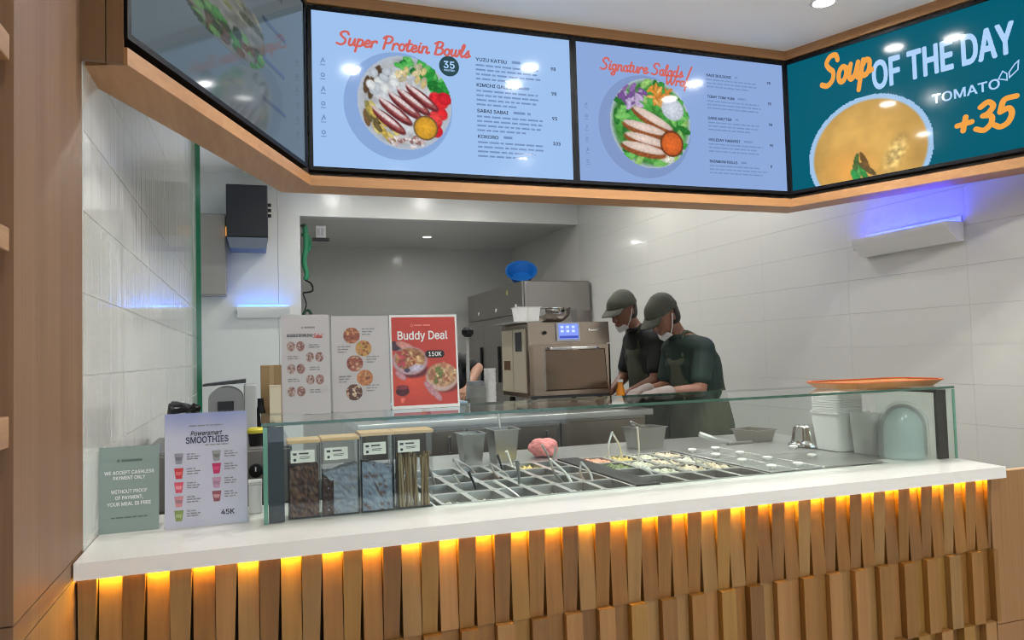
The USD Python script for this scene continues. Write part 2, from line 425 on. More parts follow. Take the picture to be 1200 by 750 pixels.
# left tiled return wall: large glazed tiles, wavy enough to streak reflections
wt = thing('wall_left', 'glossy white tiled left wall between the oak wall and the kitchen', 'wall', **ST)
part(wt, 'grout', box(XL - 0.06, 2.04, 0.0, XL - 0.0012, 5.85, 3.16), GROUT, smooth=False)
rng = random.Random(3)
z = 0.345
row = 0
while z < 2.9:
    y = 2.041
    w0 = 0.6
    while y < 5.84:
        y1 = min(y + w0, 5.85)
        if y1 - y > 0.05:
            t = box(XL - 0.001, y + 0.0016, z + 0.0016, XL + 0.0012 + rng.uniform(-0.0006, 0.0006), y1 - 0.0016, min(z + 0.1984, 3.15))
            part(wt, 'tile', t, TILE_SIDE, smooth=False)
        y = y1
        w0 = 0.6
    z += 0.2
    row += 1
single('trim_1', box(XL - 0.01, 5.85, 0.75, XL + 0.034, 5.862, 3.1), mat('green_glass_trim', (28, 118, 84), rough=0.15, coat=0.6), 'upright green glass edge at the far end of the tiled left wall', 'trim', **ST)
single('wall_kitchen', box(-1.32, 5.85, 0, -1.22, YB, 3.2), PAINT, 'white side wall of the kitchen recess', 'wall', **ST)

# right wall of white tiles, runs on into the rear room
wr = thing('wall_right', 'white tiled right wall of the kitchen', 'wall', **ST)
part(wr, 'grout', box(XR + 0.011, -3.2, 0, XR + 0.1, 10.0, 3.2), mat('pale_grout', (184, 184, 178), rough=0.8), smooth=False)
zs = [0.549 + 0.2 * k for k in range(-2, 14)]
for zi, z in enumerate(zs):
    y = 2.0 + (0.4 if zi % 1 else 0.0)
    while y < YB - 0.05:
        y1 = min(y + 0.8, YB)
        part(wr, 'tile', box(XR, y + 0.0004, z + 0.0005, XR + 0.012, y1 - 0.0004, min(z + 0.1995, 3.15)), TILE, smooth=False)
        y = y1
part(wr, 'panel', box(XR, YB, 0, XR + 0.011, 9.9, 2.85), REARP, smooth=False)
part(wr, 'panel', box(XR, -3.2, 0, XR + 0.011, 1.999, CZ), PAINT, smooth=False)

# back wall with the wide opening
wb = thing('wall_back', 'white kitchen back wall with a wide opening to the rear room', 'wall', **ST)
OX, OZ = 0.44, 2.768
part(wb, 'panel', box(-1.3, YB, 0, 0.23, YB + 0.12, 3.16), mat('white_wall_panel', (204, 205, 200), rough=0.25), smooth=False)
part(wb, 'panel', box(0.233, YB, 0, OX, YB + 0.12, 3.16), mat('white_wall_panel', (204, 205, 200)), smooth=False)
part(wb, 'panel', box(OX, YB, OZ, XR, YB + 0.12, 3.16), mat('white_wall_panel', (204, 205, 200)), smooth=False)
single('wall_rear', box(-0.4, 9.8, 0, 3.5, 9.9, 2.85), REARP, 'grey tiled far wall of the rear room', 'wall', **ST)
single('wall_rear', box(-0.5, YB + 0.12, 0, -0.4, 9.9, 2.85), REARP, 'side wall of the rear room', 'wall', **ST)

# menu bulkhead: slanted left arm, straight middle, slanted right arm
YS = 3.28
A0, B0 = np.array([0.236, YS]), np.array([2.738, YS])
dL, dR = np.array([-0.390, -0.921]), np.array([0.395, -0.919])
nL, nR = np.array([-dL[1], dL[0]]), np.array([dR[1], -dR[0]])      # towards the room
nL = nL if nL[1] < 0 else -nL
nR = nR if nR[1] < 0 else -nR
nM = np.array([0.0, -1.0])
LL, LR = 1.352, 1.675
def run(off, up=True):
    """Plan points of the bulkhead's front line moved back by off (metres), mitred."""
    def cross(p, d, q, e):
        k = np.linalg.solve(np.array([d, -e]).T, q - p)
        return p + d * k[0]
    a = cross(A0 - nL * off, dL, A0 - nM * off, np.array([1.0, 0]))
    b = cross(B0 - nR * off, dR, B0 - nM * off, np.array([1.0, 0]))
    return [A0 + dL * LL - nL * off, a, b, B0 + dR * LR - nR * off]
sof = thing('trim_1', 'oak clad bulkhead that carries the menu screens', 'bulkhead', **ST)
Z0 = 2.112
f0, f1, fb = run(-0.004), run(0.012), run(0.165)
for i in range(3):
    wm = OAKX if i == 1 else OAKD
    part(sof, 'lower_trim', quadprism([f0[i], f0[i + 1], f1[i + 1], f1[i]], 0, Z0, 2.156), wm, smooth=False)
    part(sof, 'upper_trim', quadprism([f0[i], f0[i + 1], f1[i + 1], f1[i]], 0, 2.912, CZ), wm, smooth=False)
    back = [np.array(p) for p in (fb[i], fb[i + 1])]
    if i == 0:
        back[0] = fb[1] + (fb[0] - fb[1]) * ((fb[1][0] - XL) / (fb[1][0] - fb[0][0]))
        und = [f1[0], f1[1], fb[1], back[0], np.array([XL, f1[0][1] + 0.03])]
    else:
        und = [f1[i], f1[i + 1], fb[i + 1], fb[i]]
    part(sof, 'underside', quadprism(und, 0, Z0 + 0.001, Z0 + 0.02), wm, smooth=False)
    o = run(0.15)
    part(sof, 'back_board', quadprism([o[i], o[i + 1], back[1], back[0]], 0, Z0 + 0.02, 3.15), PAINT, smooth=False)
part(sof, 'end_panel', box(XL, 2.02, Z0 - 0.0, -0.335, 2.036, CZ), wood('oak_dark', (100, 70, 36), (122, 86, 48), 'z'), smooth=False)
part(sof, 'end_panel', box(-0.333, 2.026, Z0 - 0.0, -0.296, 2.042, CZ), wood('oak_dark', (100, 70, 36), (122, 86, 48), 'z'), smooth=False)

# ------------------------------------------------------------------ lamps in the ceilings
def downlight(x, y, z, m, label, group):
    d = thing('downlight', label, 'ceiling light', (x, y, z), group=group)
    part(d, 'trim_ring', lathe([(0.046, 0.004), (0.046, -0.006), (0.058, -0.006), (0.064, 0.0), (0.064, 0.004), (0.046, 0.004)], 28), WHITEP)
    part(d, 'lamp', lathe([(0, -0.0015), (0.0455, -0.0015), (0.0455, 0.003), (0, 0.003)], 28), LIGHT_DISC[m], smooth=False)
    return d
first = downlight(2.521, 2.74, CZ, 'front', 'recessed round downlight in the white ceiling above the right end of the screens', None)
for x, y, lab in ((2.515, 2.46, 'downlight nearest the customer side in front of the right menu screen corner'), (1.47, 2.73, 'downlight over the seam of the two middle screens'), (1.47, 2.46, 'downlight in front of the seam of the two middle screens'),
                  (0.52, 2.45, 'downlight over the left half of the first blue screen')):
    copy(first, 'recessed ' + lab, (x, y, CZ))
n0 = downlight(2.13, 0.84, CZ, 'near', 'unseen round downlight over the customer side, placed to light the counter and ceiling', 'downlights behind the viewer')
for x, y in ((0.2, 0.15), (1.2, 0.15), (2.2, 0.15), (0.2, -1.6), (1.8, -1.6)):  # unseen lamps, placed clear of the screens to light counter and ceiling
    copy(n0, 'unseen round downlight over the customer side, placed to light the counter and ceiling', (x, y, CZ))
k0 = downlight(1.0, 4.6, 3.16, 'kitchen', 'unseen round downlight over the kitchen, placed to light its walls', 'kitchen downlights hidden by the bulkhead')
for x, y in ((2.70, 4.3), (0.85, 6.6), (1.85, 6.6), (2.70, 5.7), (1.9, 5.2)):  # kitchen lamps out of view, placed to light the walls and header
    copy(k0, 'unseen round downlight over the kitchen, placed to light its walls', (x, y, 3.16))
downlight(1.99, 8.80, 2.80, 'rear', 'round downlight in the rear room ceiling seen through the opening', None)

# ------------------------------------------------------------------ menu screens
SC = printed('screen_print', emissive=1.0, rough=0.06)
def scr(name, rgb, k=1.0, rough=0.12):
    return mat(name, (4, 5, 6), rough=rough, emit=rgb, strength=k, spec=0.06)
INK = mat('screen_dark_ink', (6, 9, 12), rough=0.06, emit=(38, 52, 78), strength=1.0)
INKS = mat('screen_pale_ink', (6, 9, 12), rough=0.06, emit=(112, 142, 188), strength=1.0)
RED = mat('screen_red_ink', (6, 6, 6), rough=0.06, emit=(206, 96, 88), strength=1.0)
BADGE = mat('screen_badge', (6, 6, 6), rough=0.06, emit=(28, 66, 76), strength=1.0)
WINK = mat('screen_white_ink', (6, 6, 6), rough=0.06, emit=(172, 208, 248), strength=1.0)
ORINK = mat('screen_orange_ink', (6, 6, 6), rough=0.06, emit=(240, 160, 62), strength=1.0)
SHADOW = mat('screen_plate_grey', (6, 6, 6), rough=0.06, emit=(132, 164, 214), strength=1.0)
SHADOW2 = mat('screen_plate_grey_dim', (6, 6, 6), rough=0.06, emit=(124, 148, 196), strength=1.0)

def screen(O, u, label, w, h, panelmat, x0=0.0):
    t = thing('menu_screen', label, 'screen', O)
    F = Frame((0, 0, 0), u, w, h)
    e, d = 0.0166, 0.05
    n = F.n
    def slab(xa, ya, xb, yb, za, zb):
        return F.put(box(xa, -yb, 0, xb, -ya, zb - za), 0, 0, za)
    part(t, 'housing', slab(-e, -e, w + e, h + e, -d, -0.004), BEZEL, smooth=False)
    part(t, 'bezel', [slab(-e, -e, w + e, 0, -0.004, 0.004), slab(-e, h, w + e, h + e, -0.004, 0.004), slab(-e, 0, 0, h, -0.004, 0.004), slab(w, 0, w + e, h, -0.004, 0.004)], BEZEL, smooth=False)
    part(t, 'display', slab(0, 0, w, h, -0.004, 0.0), panelmat, smooth=False)
    return t, F

def bowl_fn(kind):
    def fn(X, Y):
        x, y = X * 2 - 1, Y * 2 - 1
        keep = np.hypot(x, y) <= 1.0
        C = np.zeros(X.shape + (3,)) + np.array([176, 186, 200.0])
        r = random.Random(kind)
        B = lambda *a, **k: blob(C, x, y, *a, **k)
        if kind == 1:
            C = B(0, 0, .97, .97, 0, (196, 200, 205), tex=.2, scale=9)
            for i in range(46):                                              # greens along the top right
                a = math.radians(r.uniform(-100, -12)); q = r.uniform(.68, .93)
                C = B(q * math.cos(a), q * math.sin(a), r.uniform(.08, .2), r.uniform(.05, .11), r.uniform(0, 180), r.choice([(40, 150, 60), (70, 180, 80), (30, 120, 48), (96, 190, 96)]), seed=i)
            for i in range(12):                                              # mushrooms at the left
                a = math.radians(r.uniform(150, 235)); q = r.uniform(.66, .9)
                C = B(q * math.cos(a), q * math.sin(a), .2, .07, math.degrees(a) + 90 + r.uniform(-15, 15), r.choice([(92, 70, 50), (120, 92, 62), (60, 48, 40)]), seed=i)
            for i in range(16):                                              # pale cubes
                C = B(r.uniform(-.72, -.1), r.uniform(-.72, -.15), .12, .1, r.uniform(0, 90), r.choice([(206, 214, 222), (190, 198, 206), (222, 226, 226)]), tex=.12, soft=.2, seed=i)
            for i in range(14):
                C = B(r.uniform(-.15, .45), r.uniform(-.8, -.4), .1, .06, r.uniform(0, 180), r.choice([(208, 190, 130), (188, 180, 150), (222, 206, 160)]), seed=i)
            for i in range(9):                                               # tomatoes
                a = math.radians(r.uniform(-12, 44)); q = r.uniform(.62, .86)
                C = B(q * math.cos(a), q * math.sin(a), .17, .14, r.uniform(0, 90), r.choice([(226, 40, 50), (206, 30, 44), (236, 70, 70)]), seed=i)
            for i in range(18):                                              # pickles and grains
                a = math.radians(r.uniform(105, 170)); q = r.uniform(.5, .9)
                C = B(q * math.cos(a), q * math.sin(a), .15, .06, r.uniform(20, 70), r.choice([(196, 170, 84), (150, 140, 80), (110, 96, 60), (206, 190, 120)]), seed=i)
            for i in range(40):
                a = math.radians(r.uniform(60, 115)); q = r.uniform(.72, .94)
                C = B(q * math.cos(a), q * math.sin(a), .05, .035, r.uniform(0, 180), r.choice([(226, 214, 214), (206, 180, 180), (150, 110, 104)]), seed=i)
            for i, (cx, cy) in enumerate([(-.42, .32), (-.28, .12), (-.08, -.02), (.1, -.12), (.28, -.22)]):     # sliced meat
                C = B(cx + .08, cy + .1, .44, .12, 36, (112, 44, 48), tex=.35, seed=i)
                C = B(cx + .06, cy + .06, .42, .07, 36, (170, 92, 92), tex=.3, seed=i + 9)
                C = B(cx, cy, .38, .045, 36, (224, 206, 206), tex=.2, seed=i + 20)
            C = B(.42, .5, .27, .27, 0, (120, 92, 60), soft=.06)
            C = B(.42, .5, .24, .24, 0, (222, 164, 48), soft=.08, tex=.12)
        else:
            C = B(0, 0, .98, .98, 0, (70, 150, 62), tex=.4, scale=12)
            for i in range(70):
                a = math.radians(r.uniform(0, 360)); q = r.uniform(.5, .93)
                C = B(q * math.cos(a), q * math.sin(a), .2, .08, r.uniform(0, 180), r.choice([(52, 150, 58), (84, 176, 78), (36, 118, 44), (120, 196, 100), (150, 200, 110)]), seed=i)
            for i in range(22):
                C = B(r.uniform(-.75, -.1), r.uniform(-.85, -.35), .14, .06, r.uniform(0, 180), r.choice([(150, 110, 176), (120, 84, 150), (196, 176, 214)]), seed=i)
            for i in range(22):
                C = B(r.uniform(.0, .5), r.uniform(-.8, -.38), .13, .04, r.uniform(0, 180), r.choice([(226, 150, 60), (206, 130, 44), (236, 176, 96)]), seed=i)
            C = B(.55, -.35, .3, .26, 20, (206, 214, 226), tex=.12)
            C = B(.35, .72, .22, .13, 15, (220, 222, 206), tex=.3)
            for i, (cx, cy, a) in enumerate([(.05, -.12, 25), (-.15, .1, 12), (-.12, .36, 12), (-.2, .55, 10)]):
                C = B(cx, cy + .06, .6, .15, a, (150, 84, 44), tex=.35, seed=i)
                C = B(cx, cy, .56, .1, a, (228, 206, 194), tex=.15, seed=i + 5)
            C = B(.5, .42, .3, .3, 0, (120, 60, 30), soft=.06)
            C = B(.5, .42, .26, .26, 0, (222, 104, 40), soft=.08, tex=.15)
        return C, keep
    return fn

def menu(t, F, title, titles2, heads, bowlc, bowlr, kind, badge, s, headx, heady, headp, icons, shadow):
    rng = random.Random(kind + 40)
    for (txt, x, y, w, h) in titles2:
        part(t, 'title_lettering', F.put(brush(txt, h, pen=.16, width=w), x, y), RED, smooth=False)
    g, c = F.grid(bowlc[0] - bowlr, bowlc[1] - bowlr, 2 * bowlr, 2 * bowlr, 108, 108, bowl_fn(kind), 0.0024)
    disc = Point(bowlc[0] - bowlr * .13, bowlc[1] + bowlr * .08).buffer(bowlr * 1.13, quad_segs=24)
    part(t, 'plate_picture', F.shape(disc, 0.0006), shadow, smooth=False)
    part(t, 'bowl_picture', g, SC, col=c)
    if badge:
        part(t, 'badge', F.shape(Point(badge[0], badge[1]).buffer(badge[2], quad_segs=16), 0.0028), BADGE, smooth=False)
        part(t, 'badge_lettering', [F.put(text('35', badge[2] * .68, True, anchor='c'), badge[0], badge[1] + badge[2] * .2, 0.0036), F.put(text('PROTEIN', badge[2] * .17, True, anchor='c'), badge[0], badge[1] + badge[2] * .5, 0.0036)], WINK, smooth=False)
    hl, fine, price = [], [], []
    for i, (name, extra, pr) in enumerate(heads):
        y = heady + headp * i
        m = text(name, s * .72, True, sx=1.12)
        hl.append(F.put(m, headx, y))
        xe = headx + m.bounds[1][0] + s * 1.2
        fine.append(F.shape(wordlines(xe, y - s * .75, [extra * s], s, s * .55, rng)))
        fine.append(F.shape(wordlines(headx, y + s * .7, [F.w * q for q in (rng.uniform(.25, .28), rng.uniform(.24, .3), rng.uniform(.2, .27), rng.uniform(.1, .2))][:3 if kind == 2 else 4], s * 1.0, s * .38, rng)))
        price.append(F.put(text(pr, s * .75, True), F.w * .915, y + s * .45))
    for m in hl:
        part(t, 'menu_lettering', m, INK, smooth=False)
    for m in price:
        part(t, 'price_lettering', m, INK, smooth=False)
    part(t, 'fine_print', fine, INKS, smooth=False, kind='stuff')
    ic = []
    for i in range(6):
        y = icons[1] + icons[2] * i
        ic.append(Point(icons[0], y).buffer(s * .45, quad_segs=4).difference(Point(icons[0], y).buffer(s * .22)) if i % 2 else LineString([(icons[0] - s * .3, y + s * .4), (icons[0] + s * .1, y - s * .5), (icons[0] + s * .35, y + s * .2)]).buffer(s * .13))
        ic.append(sbox(icons[0] - s * .5, y + s * .75, icons[0] + s * .5, y + s * .95))
    part(t, 'icon', F.shape(unary_union(ic)), INKS, smooth=False, kind='stuff')

SW, SH = 1.215, 0.686
ztop = 2.882
t1, F1 = screen((0.252, YS, ztop), (1, 0, 0), 'blue menu screen headed Super Protein Bowls, the left of the two straight-on screens', SW, SH, scr('display_blue', (158, 193, 238)))
menu(t1, F1, None, [('Super Protein Bowls', .102, .140, .615, .060)], [('YUZU KATSU', 2, '98'), ('KIMCHI GALBI', 3, '98'), ('SABAI SABAI', 4, '95'), ('KOKORO', 2, '105')], (.404, .377), .216, 1, (.610, .190, .047), .0215, .738, .150, .121, (.045, .22, .063), SHADOW)
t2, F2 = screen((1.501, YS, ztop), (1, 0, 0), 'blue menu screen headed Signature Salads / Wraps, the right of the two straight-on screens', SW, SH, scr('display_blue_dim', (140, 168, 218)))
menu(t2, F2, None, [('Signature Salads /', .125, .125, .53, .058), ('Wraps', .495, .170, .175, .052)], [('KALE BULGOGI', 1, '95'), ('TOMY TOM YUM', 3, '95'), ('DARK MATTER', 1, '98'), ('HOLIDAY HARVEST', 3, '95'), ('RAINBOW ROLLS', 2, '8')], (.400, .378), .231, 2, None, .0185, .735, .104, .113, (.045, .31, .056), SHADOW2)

# the slanted right screen: teal, soup of the day
uR = (dR[0], dR[1], 0)
oR = B0 + dR * 0.012 + nR * 0.0
t3, F3 = screen((oR[0], oR[1], ztop), uR, 'teal screen reading Soup of the Day, Tomato, +35, on the slanted right arm', SW, SH, scr('display_teal', (0, 92, 112)))
def soup_fn(X, Y):
    x, y = X * 2 - 1, Y * 1.42 - 1
    rr = np.hypot(x, y)
    keep = rr <= 1.0
    C = np.zeros(X.shape + (3,)) + np.array([160, 196, 232.0])
    C = blob(C, x, y, 0, 0, .92, .92, 0, (226, 178, 96), soft=.03, tex=.12, scale=4, seed=2)
    C = blob(C, x, y, -.3, .25, .6, .55, 20, (232, 168, 84), soft=.9, tex=.05, scale=5)
    C = blob(C, x, y, .42, .12, .2, .42, 25, (240, 206, 130), soft=.8, tex=.6, scale=16, seed=4)
    for i, (cx, cy, a) in enumerate([(-.1, .32, 62), (-.18, .3, 80), (-.02, .28, 45), (-.2, .16, 100), (-.06, .14, 70)]):
        C = blob(C, x, y, cx, cy, .2, .05, a, [(60, 150, 70), (90, 170, 90), (110, 96, 60), (80, 110, 60), (120, 90, 50)][i], seed=i)
    C = blob(C, x, y, -.22, .36, .14, .06, 70, (56, 160, 80), seed=8)
    return C, keep
g, c = F3.grid(.095, .685 - .410, .610, .411, 110, 78, soup_fn, 0.0014)
part(t3, 'soup_picture', g, SC, col=c)
part(t3, 'title_lettering', F3.put(brush('Soup', .15, pen=.19, width=.275), .175, .175, 0.0022), ORINK, smooth=False)
part(t3, 'headline_lettering', [F3.put(text('OF THE DAY', .132, True, width=.600), .432 + q, .258 + r_, 0.0016 + i * .00002) for i, (q, r_) in enumerate(((0, 0), (.005, 0), (.0025, -.002), (.0025, .002)))], WINK, smooth=False)
part(t3, 'soup_name_lettering', F3.put(text('TOMATO', .042, True, width=.275), .700, .402), WINK, smooth=False)
part(t3, 'price_lettering', F3.put(brush('+35', .125, pen=.19, width=.26), .790, .575), ORINK, smooth=False)
leaf = unary_union([Polygon([(.965, .335), (.985, .300), (1.003, .318), (1.003, .352)]), Polygon([(1.007, .345), (1.007, .315), (1.03, .285), (1.05, .27), (1.045, .315)])])
from shapely import affinity as _aff
leaf = _aff.translate(leaf, 0.006, 0.028)
part(t3, 'leaf_icon', F3.shape(leaf.difference(leaf.buffer(-.005))), WINK, smooth=False)

# the slanted left screen, washed out by its angle
uL = (-dL[0], -dL[1], 0)
oL = A0 + dL * (LL - 0.018)
t4, F4 = screen((oL[0], oL[1], ztop), uL, 'washed-out grey menu screen with a wrap on it, on the slanted left arm', SW + 0.066, SH, mat('display_grey', (4, 5, 6), rough=0.07, emit=(84, 96, 102), spec=0.25))
wrapc = [mat('screen_wrap_green', (5, 5, 5), rough=.09, emit=(70, 104, 62)), mat('screen_wrap_brown', (5, 5, 5), rough=.09, emit=(78, 82, 72)), mat('screen_wrap_pale', (5, 5, 5), rough=.09, emit=(112, 120, 114)), mat('screen_wrap_yellow', (5, 5, 5), rough=.09, emit=(120, 126, 62))]
def wrap_fn(X, Y):
    x, y = X * 2 - 1, Y * 2 - 1
    C = np.zeros(X.shape + (3,)) + np.array([92, 104, 112.0])
    r = random.Random(5)
    C = blob(C, x, y, 0, 0, .98, .98, 0, (108, 112, 108), soft=.05, tex=.2, scale=5)
    for i in range(60):
        C = blob(C, x, y, r.uniform(-.9, .9), r.uniform(.2, .9), .12, .12, r.uniform(0, 180), r.choice([(70, 120, 70), (60, 72, 62), (84, 76, 66), (92, 128, 84), (60, 104, 60)]), seed=i)
    for i in range(16):
        C = blob(C, x, y, r.uniform(-.7, .8), r.uniform(-.9, -.3), .2, .1, r.uniform(0, 40), r.choice([(120, 122, 110), (110, 116, 80), (76, 84, 72)]), seed=i)
    return C, np.abs(x) ** 3 + np.abs(y) ** 2.2 <= 1
g, c = F4.grid(.22, .26, .66, .24, 80, 40, wrap_fn, 0.0014)
part(t4, 'wrap_picture', g, printed('screen_print_dim', emissive=1.0, rough=0.09), col=c)
rows = [sbox(.84, y, .84 + w, y + .016) for y, w in ((.10, .2), (.25, .23), (.40, .21), (.55, .22))]
part(t4, 'menu_lettering', F4.shape(unary_union(rows)), mat('screen_dim_ink', (5, 5, 5), rough=.09, emit=(58, 68, 84)), smooth=False, kind='stuff')

# ------------------------------------------------------------------ service counter
WSL = [wood(f'slat_wood_{i}', a, b, 'z', rough=0.5, seed=i * 3.1, fine=70, stretch=2.2) for i, (a, b) in enumerate((((122, 82, 34), (156, 110, 50)), ((106, 70, 30), (140, 98, 46)), ((132, 94, 38), (164, 122, 56)), ((116, 76, 28), (150, 104, 44)), ((128, 94, 48), (160, 122, 70)), ((140, 96, 50), (170, 126, 72))))]
ct = thing('service_counter', 'long counter of staggered oak slats under a white slab, with a steel cold well', 'counter')
slab = Polygon([(XL + 0.004, 1.917), (2.457, 1.92), (2.488, 2.143), (2.50, 2.250), (2.195, 2.250), (2.195, 2.168), (0.499, 2.168), (0.499, 2.428), (0.19, 2.428), (XL + 0.004, 2.42)])
part(ct, 'countertop', prism(slab, 0.8915, 0.930), STONE, smooth=False)
part(ct, 'carcass', box(XL + 0.004, 2.031, 0, 2.40, 2.16, 0.89), mat('dark_board', (60, 44, 30), rough=0.8), smooth=False)
LED = mat('amber_led', (255, 200, 120), emit=(255, 200, 55), strength=P_LED)
part(ct, 'led_strip', box(XL + 0.01, 1.957, 0.8885, 2.41, 1.963, 0.8914), LED, smooth=False, label='amber light strip under the slab')
rng = random.Random(11)
def slat(x, w, z0, z1, yt, yb, m, nip=0.0):
    e = 0.0008
    part(ct, 'slat', hexa([(x + e, yb, z0), (x + w - e - nip, yb, z0), (x + w - e - nip, 2.03, z0), (x + e, 2.03, z0), (x + e, yt, z1), (x + w - e, yt, z1), (x + w - e, 2.03, z1), (x + e, 2.03, z1)]), m, smooth=False)
XS = -0.344
for k in range(-1, 28):
    for half in (0, 1):
        x = XS + 0.1 * k + 0.05 * half
        w = 0.05
        if x < XL - 0.01:
            continue
        if x < XL + 0.004:
            w -= XL + 0.004 - x
            x = XL + 0.004
        if x > 2.41:
            break
        w = min(w, 2.427 - x)
        out = half == 0                     # the pieces that lean out towards their foot
        j = rng.uniform(-0.002, 0.002)
        if out:
            slat(x, w, 0.645, 0.886, 1.971 + j, 1.961 + j, rng.choice(WSL))
            slat(x, w, 0.402, 0.6435, 1.966 + j, 1.966 + j, rng.choice(WSL))
            slat(x, w, 0.158, 0.4005, 1.946 + j, 1.946 + j, rng.choice(WSL))
        else:
            slat(x, w, 0.645, 0.884, 1.953 + j, 1.963 + j, rng.choice(WSL), 0.009)
            slat(x, w, 0.402, 0.6435, 1.944 + j, 1.944 + j, rng.choice(WSL))
            slat(x, w, 0.158, 0.4005, 1.970 + j, 1.970 + j, rng.choice(WSL))
part(ct, 'plinth', box(XL + 0.004, 1.99, 0, 2.42, 2.03, 0.15), BLACK, smooth=False)
oakp = wood('oak_end_panel', (136, 94, 52), (164, 120, 74), 'z', rough=0.45, seed=5)
ep = thing('oak_end_panel', 'plain oak panel filling the gap between the counter and the right wall', 'panel')
part(ep, 'panel', box(2.476, 1.962, 0.383, XR - 0.001, 1.985, 0.903), oakp, smooth=False)
part(ep, 'filler', box(2.4285, 1.962, 0.383, 2.4755, 1.985, 0.889), oakp, smooth=False)
part(ep, 'panel', box(2.4285, 1.962, 0.0, XR - 0.001, 1.985, 0.380), oakp, smooth=False)
part(ep, 'edge_trim', box(2.476, 1.962, 0.904, XR - 0.001, 1.985, 0.9075), wood('oak_pale_edge', (206, 166, 120), (226, 190, 146), 'x'), smooth=False)

# cold well: steel deck with openings for the pans
GX, GY, GP, GQ = 0.52, 2.187, 0.1075, 0.170
wellt = ct      # the cold well is built into the counter
NX0 = GX - GP
part(wellt, 'front_rim', box(0.50, 2.169, 0.90, 2.20, 2.186, 0.928, 0.002), STEEL)
part(wellt, 'back_ledge', box(0.20, 2.868, 0.895, 2.50, 3.26, 0.928, 0.004), STEEL)
part(wellt, 'side_rim', box(0.395, 2.43, 0.895, 0.411, 2.867, 0.928, 0.002), STEEL)
part(wellt, 'right_deck', box(2.196, 2.252, 0.895, 2.50, 2.867, 0.928, 0.004), STEEL)
part(wellt, 'well_floor', box(0.20, 2.19, 0.70, 2.5, 3.236, 0.71), STEELD, smooth=False)
part(wellt, 'back_board', box(0.20, 3.24, 0.10, 2.5, 3.258, 0.894), STEELD, smooth=False)
part(wellt, 'divider_bar', box(1.1685, 2.19, 0.90, 1.2565, 2.865, 0.934, 0.003), mat('black_divider', (26, 24, 24), rough=0.35), label='black bar between the two halves')
dk = [box(0.41, 2.187 + 0.170 * r - 0.0045, 0.905, 1.168, 2.187 + 0.170 * r + 0.0045, 0.9262) for r in range(1, 4)]
for m in dk:
    part(wellt, 'cross_bar', m, STEEL, smooth=False)
for r in range(1, 4):
    part(wellt, 'cross_bar', box(1.257, 2.187 + 0.170 * r - 0.0045, 0.905, 1.915, 2.187 + 0.170 * r + 0.0045, 0.9262), STEEL, smooth=False)

FOODM = printed('food_colours', rough=0.55, coat=0.15)
def food(x0, y0, x1, y1, z, cols, seed, lump=0.015):
    nx, ny = 16, 24
    X, Y = np.meshgrid(np.linspace(0, 1, nx), np.linspace(0, 1, ny))
    n1 = vnoise(X, Y, 7, seed)
    hgt = z + lump * (n1 - 0.4) * 2 + 0.004 * (vnoise(X, Y, 22, seed + 1) - .5)
    pick = np.clip((vnoise(X, Y, 11, seed + 2) * 1.6 - .3) * len(cols), 0, len(cols) - 1e-3)
    i0 = pick.astype(int)
    C = np.array([lin(c) for c in cols])[i0]
    P = np.stack([x0 + X * (x1 - x0), y0 + Y * (y1 - y0), hgt], -1).reshape(-1, 3)
    idx = np.arange(nx * ny).reshape(ny, nx)
    q = np.stack([idx[:-1, :-1], idx[:-1, 1:], idx[1:, 1:], idx[1:, :-1]], -1).reshape(-1, 4)
    f = np.vstack([q[:, [0, 1, 2]], q[:, [0, 2, 3]]])
    return trimesh.Trimesh(P, f, process=False), C.reshape(-1, 3)

ORD = ['front', 'second', 'third', 'back']
COLW = ['first', 'second', 'third', 'fourth', 'fifth', 'sixth']
KINDS = {
    'granola': ('brown granola', [(92, 56, 34), (120, 76, 44), (70, 44, 30)]), 'cream': ('pale creamy salad', [(206, 204, 190), (222, 220, 208), (190, 186, 166)]),
    'herb': ('chopped green leaves', [(96, 116, 62), (128, 142, 84), (70, 92, 48)]), 'corn': ('yellow corn', [(206, 186, 100), (222, 204, 130), (190, 170, 88)]),
    'kimchi': ('reddish brown strips', [(120, 62, 44), (144, 82, 58), (98, 52, 38)]), 'carrot': ('orange and pink pieces', [(206, 130, 88), (222, 160, 130), (190, 150, 110)]),
    'chicken': ('pale shredded chicken', [(206, 190, 160), (222, 208, 184), (184, 160, 128)]), 'sprout': ('white bean sprouts', [(214, 212, 196), (196, 196, 170), (226, 224, 212)]),
    'mushroom': ('grey brown mushrooms', [(130, 116, 98), (156, 142, 122), (104, 92, 78)]), 'dark': ('dark olives', [(52, 48, 44), (74, 66, 58), (60, 52, 50)]), None: (None, None)}
